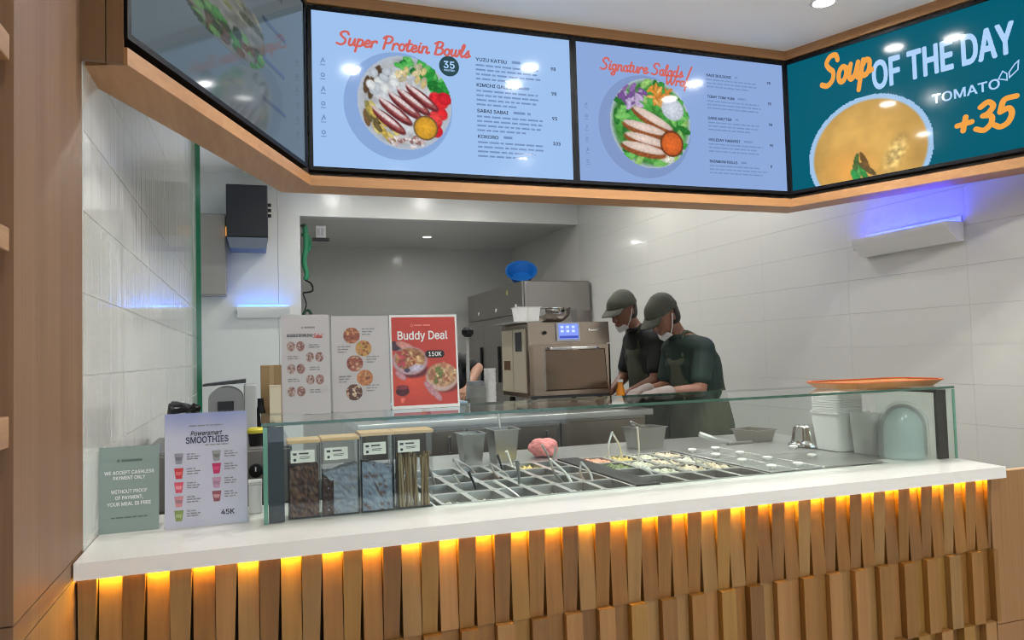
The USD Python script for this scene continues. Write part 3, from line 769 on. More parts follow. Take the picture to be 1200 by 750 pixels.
def steel_pan(x, y, lab, k, depth=0.10, fill=0.055, w=GP, d=GQ, seed=0):
    name, cols = KINDS[k]
    t = thing('salad_pan', lab, 'pan', (x, y, 0.9275), group=None)
    x0, y0, x1, y1, th = 0.009, 0.009, w - 0.009, d - 0.009, 0.0015
    ring = sbox(0.0008, 0.005, w - 0.0008, d - 0.005).buffer(0.001).difference(sbox(x0, y0, x1, y1).buffer(-0.014).buffer(0.014))
    def wall(a, b):
        return hexa(a + b)
    i = 0.010
    Bm = [(x0 + i, y0 + i), (x1 - i, y0 + i), (x1 - i, y1 - i), (x0 + i, y1 - i)]
    T = [(x0, y0), (x1, y0), (x1, y1), (x0, y1)]
    V, F = [], []
    for (px, py) in T: V.append((px, py, 0))
    for (px, py) in Bm: V.append((px, py, -depth))
    for a in range(4):
        b = (a + 1) % 4
        F += [[a, b, a + 4], [b, b + 4, a + 4]]
    F += [[4, 5, 6], [4, 6, 7]]
    inner = trimesh.Trimesh(V, F, process=False)
    part(t, 'rim', prism(ring, -0.001, 0.0012), RIMS, smooth=False)
    part(t, 'tray', inner, POT, smooth=False)
    if name:
        g, c = food(x0 + 0.002 + i * .4, y0 + 0.002 + i * .4, x1 - 0.002 - i * .4, y1 - 0.002 - i * .4, -fill, cols, seed)
        part(t, 'food', g, FOODM, label=name, kind='stuff', col=c)
    return t
left = [['cream', 'cream', None, 'cream', 'cream', None], [None, 'dark', 'mushroom', 'herb', None, 'carrot'], ['dark', 'mushroom', 'kimchi', None, 'mushroom', None], ['cream', 'dark', None, 'mushroom', 'corn', None]]
sd = 0
for r in range(4):
    for c in range(6):
        k = left[r][c]
        sd += 1
        what = f'with {KINDS[k][0]}' if k else 'nearly empty'
        steel_pan(GX + GP * c, GY + GQ * r, f'small steel pan {what}, {ORD[r]} row, {COLW[c]} along from the snack boxes', k, seed=sd, fill=0.02 if k == 'corn' else 0.03)
for r in (2, 3):
    sd += 1
    steel_pan(GX - GP, GY + GQ * r, f'small steel pan partly behind the snack boxes, {ORD[r]} row', 'mushroom', seed=sd)
right = [[None, None, None, None], [None, 'sprout', 'chicken', 'chicken'], ['herb', 'sprout', 'chicken', 'sprout'], ['carrot', 'corn', 'sprout', 'chicken']]
for r in range(4):
    for c in range(4):
        k = right[r][c]
        sd += 1
        what = f'with {KINDS[k][0]}' if k else 'nearly empty'
        steel_pan(1.2585 + GP * c, GY + GQ * r, f'small steel pan {what}, {ORD[r]} row, {COLW[c]} right of the black bar', k, seed=sd, fill=0.008 if r else 0.06)
KNOB = mat('pale_lid_knob', (240, 240, 236), rough=0.25)
def lid(x, y, w, d, lab, knobs):
    t = thing('pan_lid', lab, 'lid', (x, y, 0.9272))
    part(t, 'plate', box(0.002, 0.004, 0.001, w - 0.002, d - 0.004, 0.007, 0.003), STEEL)
    for kx, ky in knobs:
        part(t, 'knob', lathe([(0, 0.005), (0.008, 0.005), (0.007, 0.012), (0.017, 0.016), (0.018, 0.021), (0.012, 0.024), (0, 0.024)], 18, (kx, ky, 0.0)), KNOB)
for r in range(4):
    for c in range(2):
        lid(1.6905 + 0.114 * c, GY + GQ * r, 0.112, GQ, f'steel lid with pale knob, {ORD[r]} row, {"left" if c == 0 else "right"} of two columns beside the open pans', [(0.04, 0.05)])
lid(1.9195, GY, 0.272, GQ * 2, 'wide steel lid with one pale knob near the right end of the glass front', [(0.11, 0.19)])
lid(1.9195, GY + GQ * 2, 0.272, GQ * 2, 'wide steel lid with one pale knob beside the upturned steel bowl', [(0.22, 0.09)])

# deep pans standing on the ledge behind
def deep_pan(name, lab, x, y, w, d, h, rot=0, m=POT, z=0.9285, clear=False):
    t = thing(name, lab, 'pan', (x, y, z), rot)
    a, i = 0.008, 0.012
    ring = sbox(-w / 2 - a, -d / 2 - a, w / 2 + a, d / 2 + a).buffer(-0.006).buffer(0.006).difference(sbox(-w / 2 + .002, -d / 2 + .002, w / 2 - .002, d / 2 - .002).buffer(-0.01).buffer(0.01))
    part(t, 'rim', prism(ring, h - 0.003, h), m, smooth=False)
    out, inn = [], []
    pts = lambda s, z: [(sx * (w / 2 - s), sy * (d / 2 - s), z) for sx, sy in ((-1, -1), (1, -1), (1, 1), (-1, 1))]
    o = m3.Manifold.hull_points([tuple(map(float, p)) for p in pts(i, 0.0) + pts(0, h - 0.002)])
    n = m3.Manifold.hull_points([tuple(map(float, p)) for p in pts(i + .002, 0.003) + pts(0.002, h + 0.002)])
    part(t, 'body', (lambda q: trimesh.Trimesh(q.vert_properties[:, :3], q.tri_verts))((o - n).to_mesh()), m, smooth=False)
    return t
deep_pan('deep_steel_pan', 'deep clear-sided steel pan behind the pans nearest the snack boxes', 0.826, 2.95, 0.095, 0.10, 0.125)
deep_pan('deep_steel_pan', 'deep steel pan with a ladle in it, second on the ledge', 0.962, 2.95, 0.105, 0.12, 0.135)
deep_pan('deep_steel_pan', 'deep steel pan with tongs across its rim, alone in front of the dark trousers', 1.66, 3.02, 0.15, 0.12, 0.095, 8)
deep_pan('shallow_steel_pan', 'low dark steel pan on the ledge left of the upturned bowl', 2.215, 2.98, 0.125, 0.15, 0.055, 14, m=STEELD)
ub = thing('steel_bowl', 'upturned fluted steel bowl beside the white takeaway tubs', 'bowl', (2.285, 2.70, 0.9285))
pr = [(0.0, 0.092), (0.05, 0.09), (0.056, 0.083), (0.066, 0.03), (0.072, 0.018), (0.082, 0.014), (0.083, 0.004), (0.078, 0.0), (0.0, 0.0)]
b = lathe(pr[::-1], 48)
th = np.arctan2(b.vertices[:, 1], b.vertices[:, 0])
rr = np.hypot(b.vertices[:, 0], b.vertices[:, 1])
k = np.where((b.vertices[:, 2] > 0.02) & (rr > 0.03), 1 + 0.035 * np.cos(12 * th), 1)
b.vertices[:, 0] *= k
b.vertices[:, 1] *= k
part(ub, 'shell', b, POLISH)
sc_ = thing('steel_scoop', 'long steel tray scoop lying across the lids with its handle to the left', 'scoop', (0, 0, 0))
part(sc_, 'handle', tube([(1.885, 2.93, 0.985), (1.95, 2.90, 0.960), (2.01, 2.888, 0.944)], 0.012, 10, 12), STEEL)
part(sc_, 'blade', box(2.0, 2.872, 0.930, 2.13, 2.90, 0.944, 0.004), STEELD)
gl = thing('pink_cloth', 'crumpled pink cloth lying on the steel ledge', 'cloth', (1.155, 2.98, 0.929))
g = trimesh.creation.icosphere(4, 1.0)
g.apply_scale((0.062, 0.055, 0.04))
g.vertices *= (1 + 0.55 * (meshkit.fbm(g.vertices * 26 + 5, 3, 4) - 0.5))[:, None]
g.apply_translation((0, 0, -g.bounds[0][2]))
part(gl, 'fabric', g, mat('pink_fabric', (222, 140, 138), rough=0.8), smooth=True)

def tongs(lab, ends, top, pale=False, name='tongs'):
    t = thing(name, lab, 'tongs')
    top = np.array(top, float)
    part(t, 'hinge', tube([top + (0.0, 0.0, -0.012), top], 0.0052, 8), STEEL)
    for i, e in enumerate(ends):
        e = np.array(e, float)
        mid = (top + e) / 2 + np.array([0.012 * (1 if i else -1), 0, 0.0])
        part(t, 'arm', tube([top, mid, e], [0.0042, 0.0042, 0.0055], 6, 9), WHITEP if pale and i else RIMS, label='pale tip arm' if pale and i else None)
    return t
def spoon(lab, foot, tip, m=None, r=0.0038):
    t = thing('serving_spoon', lab, 'spoon')
    foot, tip = np.array(foot, float), np.array(tip, float)
    part(t, 'handle', tube([foot, (foot + tip) / 2 + (0.002, 0, 0.003), tip], [r * .8, r, r * 1.4], 8, 9), m or RIMS)
    b_ = trimesh.creation.icosphere(2, 1.0)
    b_.apply_scale((0.019, 0.014, 0.006))
    b_.apply_translation(foot)
    part(t, 'bowl', b_, m or STEEL, smooth=True)
    return t
tongs('long steel tongs leaning left in the back pans nearest the snack boxes', [(0.775, 2.75, 0.905), (0.80, 2.775, 0.905)], (0.70, 2.735, 0.985))
spoon('dark handled spoon in the front pans', (0.70, 2.43, 0.90), (0.665, 2.41, 0.984), DARKP)
spoon('pale handled spoon in front of the deep ladle pan', (0.955, 2.80, 0.90), (0.925, 2.79, 0.99), WHITEP, 0.005)
spoon('grey handled spoon standing upright below the deep ladle pan', (0.843, 2.412, 0.90), (0.83, 2.392, 1.012), GREYP, 0.0052)
spoon('slim steel spoon leaning right of the deep ladle pan', (1.14, 2.84, 0.90), (1.09, 2.83, 1.0))
spoon('short steel spoon in front of the pink cloth', (1.105, 2.78, 0.90), (1.125, 2.77, 0.995))
tongs('steel tongs with one pale arm left of the black bar', [(1.04, 2.50, 0.90), (1.029, 2.385, 0.91)], (0.965, 2.43, 1.0), pale=True)
tongs('tall steel tongs standing right behind the black bar', [(1.375, 2.80, 0.915), (1.44, 2.82, 0.915)], (1.388, 2.80, 1.035))
tongs('dark steel tongs leaning on the front end of the black bar', [(1.10, 2.44, 0.905), (1.11, 2.40, 0.905)], (1.075, 2.415, 0.985))
spoon('steel spoon standing in front of the lone deep pan', (1.51, 2.80, 0.915), (1.50, 2.79, 1.05))
spoon('white spoon lying right of the black bar', (1.36, 2.40, 0.905), (1.295, 2.385, 0.955), WHITEP, 0.0055)
spoon('steel spoon lying in the shredded chicken', (1.49, 2.453, 0.915), (1.413, 2.433, 0.972))
tongs('dark steel tongs resting in the pans beside the lids', [(1.60, 2.45, 0.925), (1.625, 2.47, 0.925)], (1.55, 2.455, 0.962))
spoon('thin steel spoon rising from the third row beside the stirring sticks', (0.60, 2.60, 0.90), (0.565, 2.57, 0.985))
spoon('thin steel spoon rising from the second row of pans nearest the stirring sticks', (0.66, 2.44, 0.90), (0.62, 2.43, 0.975))
spoon('steel spoon lying across the front row of pans', (0.80, 2.26, 0.905), (0.72, 2.31, 0.965))
tongs('thin steel tongs in the third row behind the upright grey spoon', [(0.86, 2.60, 0.90), (0.885, 2.62, 0.90)], (0.80, 2.60, 0.975))
spoon('dark spoon leaning in the back row left of the pink cloth', (0.90, 2.76, 0.90), (0.875, 2.75, 0.985), DARKP)
lt = thing('tongs', 'steel tongs laid across the rim of the lone deep pan', 'tongs')
part(lt, 'arm', tube([(1.57, 2.975, 1.055), (1.62, 3.0, 1.034), (1.66, 3.02, 1.028)], 0.004, 6, 8), STEEL)
part(lt, 'arm', tube([(1.57, 2.975, 1.055), (1.60, 3.03, 1.036), (1.65, 3.05, 1.028)], 0.004, 6, 8), STEEL)
spoon('steel ladle standing in the second deep pan', (0.962, 2.955, 0.95), (0.945, 2.95, 1.14))

# snack boxes
LIDW = wood('bamboo_lid', (196, 160, 112), (222, 188, 142), 'x', rough=0.5)
LABEL = mat('label_card', (232, 234, 228), rough=0.5)
PRINT = mat('label_print', (70, 72, 74), rough=0.5)
def snack_box(x0, x1, lab, zt):
    t = thing('snack_box', lab, 'box', ((x0 + x1) / 2, 2.205, 0.9305))
    w, d, h, th = (x1 - x0), 0.085, zt - 0.9305, 0.003
    part(t, 'walls', [box(-w / 2, -d / 2, 0, w / 2, -d / 2 + th, h), box(-w / 2, d / 2 - th, 0, w / 2, d / 2, h), box(-w / 2, -d / 2 + th, 0, -w / 2 + th, d / 2 - th, h), box(w / 2 - th, -d / 2 + th, 0, w / 2, d / 2 - th, h), box(-w / 2 + th, -d / 2 + th, 0, w / 2 - th, d / 2 - th, th)], ACRYL, smooth=False)
    part(t, 'lid', box(-w / 2 - .001, -d / 2 - .004, h + .0004, w / 2 + .001, d / 2 + .002, h + .010, .002), LIDW)
    F = Frame((-w / 2 + .008, -d / 2, h - 0.018), (1, 0, 0), w, h)
    lw = min(.064, w - .016)
    c = part(t, 'label_card', F.put(box(0, -.034, 0, lw, 0, .001), 0, 0, .0012), LABEL, smooth=False)
    pr = [sbox(.006, .007, .016, .013), sbox(.022, .007, .022 + lw * .4, .011), sbox(.024, .018, .024 + lw * .45, .0195), sbox(.024, .022, .024 + lw * .4, .0235), Point(.011, .026).buffer(.004)]
    part(t, 'label_print', F.shape(unary_union(pr), .0023), PRINT, smooth=False, kind='stuff')
    return t, w, d, h
def pile(w, d, h, seed, cols, slope=0.0, n=26, zlow=0.0):
    V, F, C = [], [], []
    r = np.random.RandomState(seed)
    m = box(-w / 2, -d / 2, 0.004, w / 2, d / 2, h)
    for _ in range(4):
        m = m.subdivide()
    top = m.vertices[:, 2] > h - 1e-6
    m.vertices[:, 2] += np.where(top, slope * m.vertices[:, 0] + 0.02 * (meshkit.fbm(m.vertices * 60, 3, seed) - .5), 0)
    m.vertices[:, 1] += np.where(np.abs(m.vertices[:, 1]) > d / 2 - 1e-6, -np.sign(m.vertices[:, 1]) * 0.005 * meshkit.fbm(m.vertices * 140, 2, seed + 1), 0)
    q = np.clip((meshkit.fbm(m.vertices * 90 + 3, 3, seed + 2) * 1.8 - .4) * len(cols), 0, len(cols) - 1e-3).astype(int)
    return m, np.array([lin(c) for c in cols])[q]
t, w, d, h = snack_box(0.084, 0.171, 'clear snack box of dark brown granola, leftmost of the four', 1.137)
g, c = pile(w - .010, d - .010, h * .70, 1, [(122, 74, 50), (150, 96, 66), (84, 50, 36), (160, 116, 82), (96, 58, 44)])
part(t, 'granola', g, FOODM, kind='stuff', col=c)
t, w, d, h = snack_box(0.1745, 0.2785, 'clear snack box of pale oat flakes with a dark corner, second from the left', 1.139)
g, c = pile(w - .010, d - .010, h * .62, 5, [(206, 208, 220), (222, 224, 232), (190, 192, 208), (206, 194, 186)], slope=.25)
part(t, 'oat_flakes', g, FOODM, kind='stuff', col=c)
g, c = pile(w * .28, .012, h * .5, 8, [(88, 50, 34), (112, 70, 48), (70, 42, 32)], slope=-1.2)
g.apply_translation((-w * .33, -d / 2 + .0098, 0))
part(t, 'dark_flakes', g, FOODM, kind='stuff', col=c)
t, w, d, h = snack_box(0.282, 0.3765, 'clear snack box of bluish rice crisps with a brown streak, third from the left', 1.146)
g, c = pile(w - .010, d - .010, h * .62, 9, [(196, 206, 224), (214, 222, 234), (178, 188, 210), (150, 108, 88)], slope=-.2)
part(t, 'rice_crisps', g, FOODM, kind='stuff', col=c)
t, w, d, h = snack_box(0.380, 0.492, 'clear box of upright wooden stirring sticks, rightmost of the four', 1.146)
rs = random.Random(4)
SM = [mat('stick_wood_%d' % i, c, rough=.6) for i, c in enumerate(((206, 176, 128), (186, 152, 104), (220, 194, 150)))]
for i in range(34):
    bx, by = rs.uniform(-w / 2 + .012, w / 2 - .012), rs.uniform(-d / 2 + .01, d / 2 - .012)
    tx, ty = np.clip(bx + rs.uniform(-.02, .02), -w / 2 + .012, w / 2 - .012), np.clip(by + rs.uniform(-.02, .02), -d / 2 + .01, d / 2 - .012)
    if i < 9:
        by, ty = -d / 2 + .008, -d / 2 + .009 + rs.uniform(0, .004)
        bx = -w / 2 + .014 + i * (w - .028) / 8
        tx = np.clip(bx + rs.uniform(-.014, .014), -w / 2 + .012, w / 2 - .012)
    part(t, 'stick', tube([(bx, by, .006), (tx, ty, rs.uniform(.145, .165))], .0036, 5), rs.choice(SM))

# glass food guard
gg = thing('glass_guard', 'long glass food guard over the salad bar with green polished edges', 'glass guard')
GZ = 1.2015
part(gg, 'front_pane', box(0.031, 2.128, 0.932, 2.470, 2.138, 1.190), GLASS, smooth=False)
part(gg, 'top_pane', box(0.016, 2.125, 1.1915, 2.476, 2.52, GZ), GLASS, smooth=False)
part(gg, 'top_edge', box(0.016, 2.1225, 1.1925, 2.476, 2.1250, GZ - .0005), DARKEDGE, smooth=False, label='dark green front edge of the top pane')
part(gg, 'top_edge', box(0.016, 2.5202, 1.1925, 2.476, 2.5225, GZ - .0005), DARKEDGE, smooth=False)
part(gg, 'side_pane', box(0.0205, 2.130, 0.932, 0.0305, 2.50, 1.190), GLASS, smooth=False)
part(gg, 'side_pane', box(2.4705, 2.130, 0.932, 2.4805, 2.50, 1.190), GLASS, smooth=False)
part(gg, 'side_edge', box(0.0200, 2.1265, 0.932, 0.0312, 2.1295, 1.190), GLASSEDGE, smooth=False, label='green polished front edge of the left side pane')
part(gg, 'side_edge', box(2.4702, 2.1265, 0.932, 2.4812, 2.1295, 1.190), GLASSEDGE, smooth=False, label='green polished front edge of the right side pane')
part(gg, 'post', box(0.033, 2.140, 0.932, 0.074, 2.152, 1.189), mat('dark_blue_post', (34, 42, 52), rough=.4), smooth=False, label='dark upright plate at the left end')
part(gg, 'post', box(2.405, 2.140, 0.932, 2.452, 2.152, 1.189), BLACK, smooth=False, label='black upright plate at the right end')
part(gg, 'rail', box(2.43, 2.153, 1.176, 2.452, 2.50, 1.189), BLACK, smooth=False)
part(gg, 'rail', box(0.033, 2.153, 1.176, 0.055, 2.50, 1.189), BLACK, smooth=False)

# ------------------------------------------------------------------ printed stands
def sheet(name, lab, cat, x0, x1, y, z0, h, m_back, front, lean=0.02, foot=True):
    """An upright print in a clear holder standing at depth y; returns (thing, Frame of the print)."""
    t = thing(name, lab, cat, (x0, y, z0))
    w = x1 - x0
    v = np.array([0, lean, h]); v /= np.linalg.norm(v)
    F = Frame((0, lean, h * 1.0), (1, 0, 0), w, h, v)
    part(t, 'sheet', F.put(box(0, -h, -0.0012, w, 0, 0), 0, 0, 0), front, smooth=False)
    part(t, 'holder', F.put(box(-.003, -h, -0.0045, w + .003, .004, -0.0015), 0, 0, 0), ACRYL, smooth=False)
    if foot:
        part(t, 'foot', box(-.003, 0.004, 0.0, w + .003, 0.075, 0.003), ACRYL, smooth=False)
    return t, F

PAPER = mat('poster_paper', (196, 194, 195), rough=0.4)
PINK = mat('print_dark', (60, 62, 64), rough=.5)
PGREY = mat('print_grey', (140, 140, 142), rough=.5)
PRED = mat('print_red', (200, 70, 66), rough=.5)
PWHITE = mat('print_white', (236, 238, 236), rough=.5)
PP = printed('paper_print', rough=0.4)
ZC, ZG = 0.9305, 1.2018

t, F = sheet('counter_sign', 'grey green sign with white writing on the counter beside the oak wall', 'sign', -0.386, -0.243, 2.205, ZC, .222, None, mat('sign_green', (140, 157, 150), rough=.3))
rows = [('WE ACCEPT CASHLESS', .072, .118), ('PAYMENT ONLY', .086, .076), ('WITHOUT PROOF', .121, .086), ('OF PAYMENT,', .137, .066), ('YOUR MEAL IS FREE', .153, .104)]
for s_, y, wd in rows:
    part(t, 'lettering', F.put(text(s_, .0088, True, width=wd, anchor='c'), F.w / 2, y), PWHITE, smooth=False)
part(t, 'logo', F.shape(unary_union([Point(.045, .037).buffer(.004), sbox(.052, .034, .102, .040)])), mat('sign_green_dark', (92, 112, 104), rough=.4), smooth=False)
part(t, 'fine_print', F.shape(wordlines(.03, .182, [.085], .01, .003, random.Random(1))), mat('sign_green_dark', (92, 112, 104), rough=.4), smooth=False, kind='stuff')

def sky_sheet(X, Y):
    C = np.zeros(X.shape + (3,)) + np.array([196, 198, 214.0])
    d = np.clip(1 - Y / .22, 0, 1)[..., None] * (.55 + .9 * vnoise(X, Y * .6, 3, 3))[..., None]
    C = C * (1 - np.clip(d, 0, 1) * .55) + np.array([104, 122, 190.0]) * np.clip(d, 0, 1) * .55
    k = np.clip(vnoise(X + .4, Y, 2.5, 9) * np.clip((Y - .6) * 2, 0, 1) * np.clip((X - .5) * 2, 0, 1), 0, 1)[..., None]
    return C * (1 - k * .6) + np.array([176, 206, 226.0]) * k * .6, np.ones(X.shape, bool)
t, F = sheet('menu_stand', 'pale blue smoothie price list with cup pictures on the counter', 'menu', -0.228, -0.021, 2.195, ZC, .302, None, PAPER)
g, c = F.grid(0, 0, F.w, F.h, 30, 42, sky_sheet, .0006)
part(t, 'background_print', g, PP, col=c)
part(t, 'title_lettering', F.put(text('Powersmart', .012, True, width=.078, shear=.2, anchor='c'), F.w / 2, .061, .0012), PINK, smooth=False)
part(t, 'title_lettering', F.put(text('SMOOTHIES', .0165, True, width=.108, anchor='c'), F.w / 2 + .002, .081, .0012), mat('print_navy', (58, 64, 96), rough=.5), smooth=False)
part(t, 'fine_print', F.shape(unary_union([wordlines(.06, .033, [.085], .01, .003, random.Random(2)), wordlines(.10, .086, [.06], .01, .003, random.Random(3))]), .0012), PGREY, smooth=False, kind='stuff')
cups = [(.034, .118, (150, 148, 158), (120, 118, 132)), (.034, .157, (206, 60, 70), (222, 110, 110)), (.034, .194, (216, 84, 104), (236, 150, 160)), (.034, .231, (206, 140, 146), (160, 120, 130)), (.034, .268, (132, 150, 80), (170, 186, 130)),
        (.128, .116, (150, 150, 152), (120, 124, 120)), (.128, .150, (190, 40, 96), (216, 70, 126)), (.128, .188, (190, 150, 176), (170, 130, 160)), (.128, .224, (150, 84, 96), (196, 150, 150))]
for i, (x, y, a, b_) in enumerate(cups):
    cup = Polygon([(x - .011, y - .012), (x + .012, y - .012), (x + .008, y + .016), (x - .007, y + .016)])
    part(t, 'cup_picture', F.shape(cup, .0012), mat(f'cup_print_{i}', a, rough=.5), smooth=False)
    part(t, 'cup_picture', F.shape(Polygon([(x - .008, y - .003), (x + .009, y - .002), (x + .006, y + .007), (x - .006, y + .006)]), .0018), mat(f'cup_print_pale_{i}', b_, rough=.5), smooth=False)
    part(t, 'fine_print', F.shape(wordlines(x + .020, y - .010, [.022, .034, .028], .0065, .0028, random.Random(i + 4)), .0012), PGREY, smooth=False, kind='stuff')
part(t, 'price_lettering', F.put(text('45K', .013, True), .138, .276, .0012), PINK, smooth=False)

def dish(Xc, Yc, seed, cols):
    def fn(X, Y):
        x, y = X * 2 - 1, Y * 2 - 1
        r = random.Random(seed)
        C = np.zeros(X.shape + (3,)) + np.array(cols[0], float)
        for i in range(26):
            C = blob(C, x, y, r.uniform(-.8, .8), r.uniform(-.8, .8), r.uniform(.12, .34), r.uniform(.08, .2), r.uniform(0, 180), r.choice(cols), seed=seed + i, scale=12)
        return C, np.hypot(x, y) <= 1
    return fn
DC = [[(150, 84, 60), (196, 130, 90), (120, 60, 50), (206, 160, 100)], [(196, 150, 80), (170, 160, 70), (206, 130, 90), (150, 90, 60)], [(160, 90, 70), (186, 120, 90), (130, 70, 60), (206, 170, 140)], [(196, 130, 80), (180, 110, 70), (216, 170, 120), (130, 80, 60)], [(90, 60, 50), (196, 160, 130), (214, 190, 160), (110, 70, 56)]]
t, F = sheet('table_menu', 'narrow grey menu with pairs of small round dishes, leftmost of three on the glass', 'menu', 0.079, 0.222, 2.37, ZG, .305, None, PAPER)
part(t, 'logo', F.shape(unary_union([Point(.062, .040).buffer(.003), sbox(.068, .037, .10, .042)]), .0008), PGREY, smooth=False)
part(t, 'title_lettering', F.put(text('DOUBLE BOWLING', .0085, True, width=.076), .016, .068, .0008), PINK, smooth=False)
part(t, 'title_lettering', F.put(brush('Salad', .013, pen=.15, width=.03), .093, .072, .0008), PRED, smooth=False)
BC = [[(176, 150, 140), (140, 100, 90), (206, 196, 190), (120, 90, 84)], [(150, 110, 100), (186, 160, 150), (130, 90, 86), (200, 180, 176)]]
for i in range(5):
    for j in range(2):
        cx, cy = ((.028, .056) if i % 2 == 0 else (.084, .112))[j], .097 + .0345 * i
        g, c = F.grid(cx - .0135, cy - .0165, .027, .033, 22, 22, dish(0, 0, 50 + i * 2 + j, BC[j]), .0008)
        part(t, 'dish_picture', g, PP, col=c)
    part(t, 'fine_print', F.shape(wordlines(.082 if i % 2 == 0 else .018, .092 + .0345 * i, [.03, .034], .007, .003, random.Random(60 + i)), .0008), PGREY, smooth=False, kind='stuff')

t, F = sheet('table_menu', 'grey menu with five round dishes in a zigzag, middle one of three on the glass', 'menu', 0.229, 0.407, 2.375, ZG, .300, None, PAPER)
for i, (x, y) in enumerate(((.062, .062), (.098, .103), (.070, .150), (.100, .196), (.066, .240))):
    g, c = F.grid(x - .0265, y - .0265, .053, .053, 32, 32, dish(0, 0, 80 + i, DC[i]), .0008)
    part(t, 'dish_picture', g, PP, col=c)
    xx = (.094, .018, .106, .02, .104)[i]
    part(t, 'fine_print', F.shape(wordlines(xx, y - .022 if i % 2 == 0 else y - .008, [.04, .032, .026], .0085, .0034, random.Random(90 + i)), .0008), PGREY, smooth=False, kind='stuff')

def buddy(X, Y):
    C = np.zeros(X.shape + (3,)) + np.array([196, 66, 54.0])
    x, y = X, Y * 1.41
    r = random.Random(12)
    B = lambda *a, **k: blob(C, x, y, *a, **k)
    C = B(.30, 1.02, .6, .5, 0, (222, 84, 60), soft=.9, tex=.06)
    C = B(.05, .46, .14, .08, 10, (70, 44, 60), tex=.3)
    C = B(.2, .46, .16, .06, 22, (216, 150, 140), tex=.2)
    C = B(.31, .51, .08, .025, 30, (222, 160, 150))
    C = B(.32, .86, .27, .13, 0, (112, 36, 40), soft=.3)
    C = B(.27, .70, .29, .24, 0, (212, 176, 186), tex=.08)
    C = B(.27, .67, .25, .19, 0, (196, 140, 96), tex=.3)
    for i in range(40):
        a, q = r.uniform(0, 6.28), r.uniform(0, .95)
        C = B(.26 + .22 * q * math.cos(a), .66 + .15 * q * math.sin(a), .05, .025, r.uniform(0, 180), r.choice([(206, 150, 100), (170, 84, 66), (222, 186, 136), (150, 96, 66), (190, 60, 70)]), seed=i)
    for i in range(8):
        C = B(r.uniform(.08, .2), r.uniform(.6, .82), .04, .025, r.uniform(0, 180), (206, 80, 96), seed=i)
    C = B(.36, .82, .13, .06, -10, (206, 196, 216), tex=.2)
    C = B(.22, .85, .05, .035, 0, (80, 66, 96), tex=.3)
    C = B(.8, 1.12, .24, .12, 0, (120, 40, 42), soft=.3)
    C = B(.76, .98, .27, .24, 0, (222, 190, 180), tex=.08)
    C = B(.77, .94, .25, .20, 0, (206, 160, 120), tex=.3)
    for i in range(46):
        a, q = r.uniform(0, 6.28), r.uniform(0, .95)
        C = B(.77 + .22 * q * math.cos(a), .93 + .17 * q * math.sin(a), .045, .025, r.uniform(0, 180), r.choice([(212, 170, 120), (180, 116, 84), (226, 200, 156), (160, 106, 76), (110, 120, 60)]), seed=i)
    for i in range(10):
        C = B(.72 + r.uniform(-.05, .05), .87 + r.uniform(-.05, .05), .03, .015, r.uniform(0, 180), (104, 130, 66), seed=i)
    for i in range(6):
        C = B(.83 + r.uniform(-.06, .06), .77 + r.uniform(-.03, .03), .035, .02, r.uniform(0, 180), (206, 130, 100), seed=i)
    for i, (cx, cy, a) in enumerate(((.55, 1.12, 50), (.6, 1.2, 50), (.68, 1.27, 55), (.12, .93, 40))):
        C = B(cx, cy, .11, .05, a, (206, 150, 160), tex=.2, seed=i)
    C = B(.14, 1.18, .11, .08, 0, (80, 26, 34), tex=.3)
    C = B(.14, 1.12, .1, .04, 0, (140, 50, 60), tex=.3)
    C = B(.14, 1.32, .04, .05, 0, (240, 120, 100))
    return C, np.ones(X.shape, bool)
t, F = sheet('table_menu', 'red poster reading Buddy Deal 150K with two bowls, rightmost of three on the glass', 'poster', 0.412, 0.634, 2.38, ZG, .302, None, PWHITE)
g, c = F.grid(.006, .008, F.w - .012, F.h - .018, 90, 126, buddy, .0006)
part(t, 'background_print', g, PP, col=c)
part(t, 'title_lettering', F.put(text('Buddy Deal', .026, True, width=.165, anchor='c'), .107, .080, .0014), PWHITE, smooth=False)
part(t, 'price_badge', F.shape(unary_union([sbox(.125, .117, .165, .141), Point(.125, .129).buffer(.012), Point(.165, .129).buffer(.012)]), .0012), mat('print_black', (28, 30, 32), rough=.5), smooth=False)
part(t, 'price_lettering', F.put(text('150K', .0135, True, width=.043, anchor='c'), .145, .1355, .0022), PWHITE, smooth=False)
part(t, 'logo', F.shape(unary_union([Point(.072, .035).buffer(.005).difference(Point(.072, .035).buffer(.003)), wordlines(.08, .032, [.052], .01, .005, random.Random(5))]), .0012), mat('print_pale_red', (226, 130, 116), rough=.5), smooth=False)

# ------------------------------------------------------------------ things on and around the counter
nb = thing('napkin_box', 'small white paper box behind the smoothie list beside the glass end', 'box', (-0.019, 2.30, ZC))
part(nb, 'body', box(0, 0, 0, .036, .05, .083, .003), mat('white_card', (238, 238, 236), rough=.6))
part(nb, 'lid', box(-.001, -.001, .0832, .037, .051, .092, .002), mat('white_card', (238, 238, 236), rough=.6))

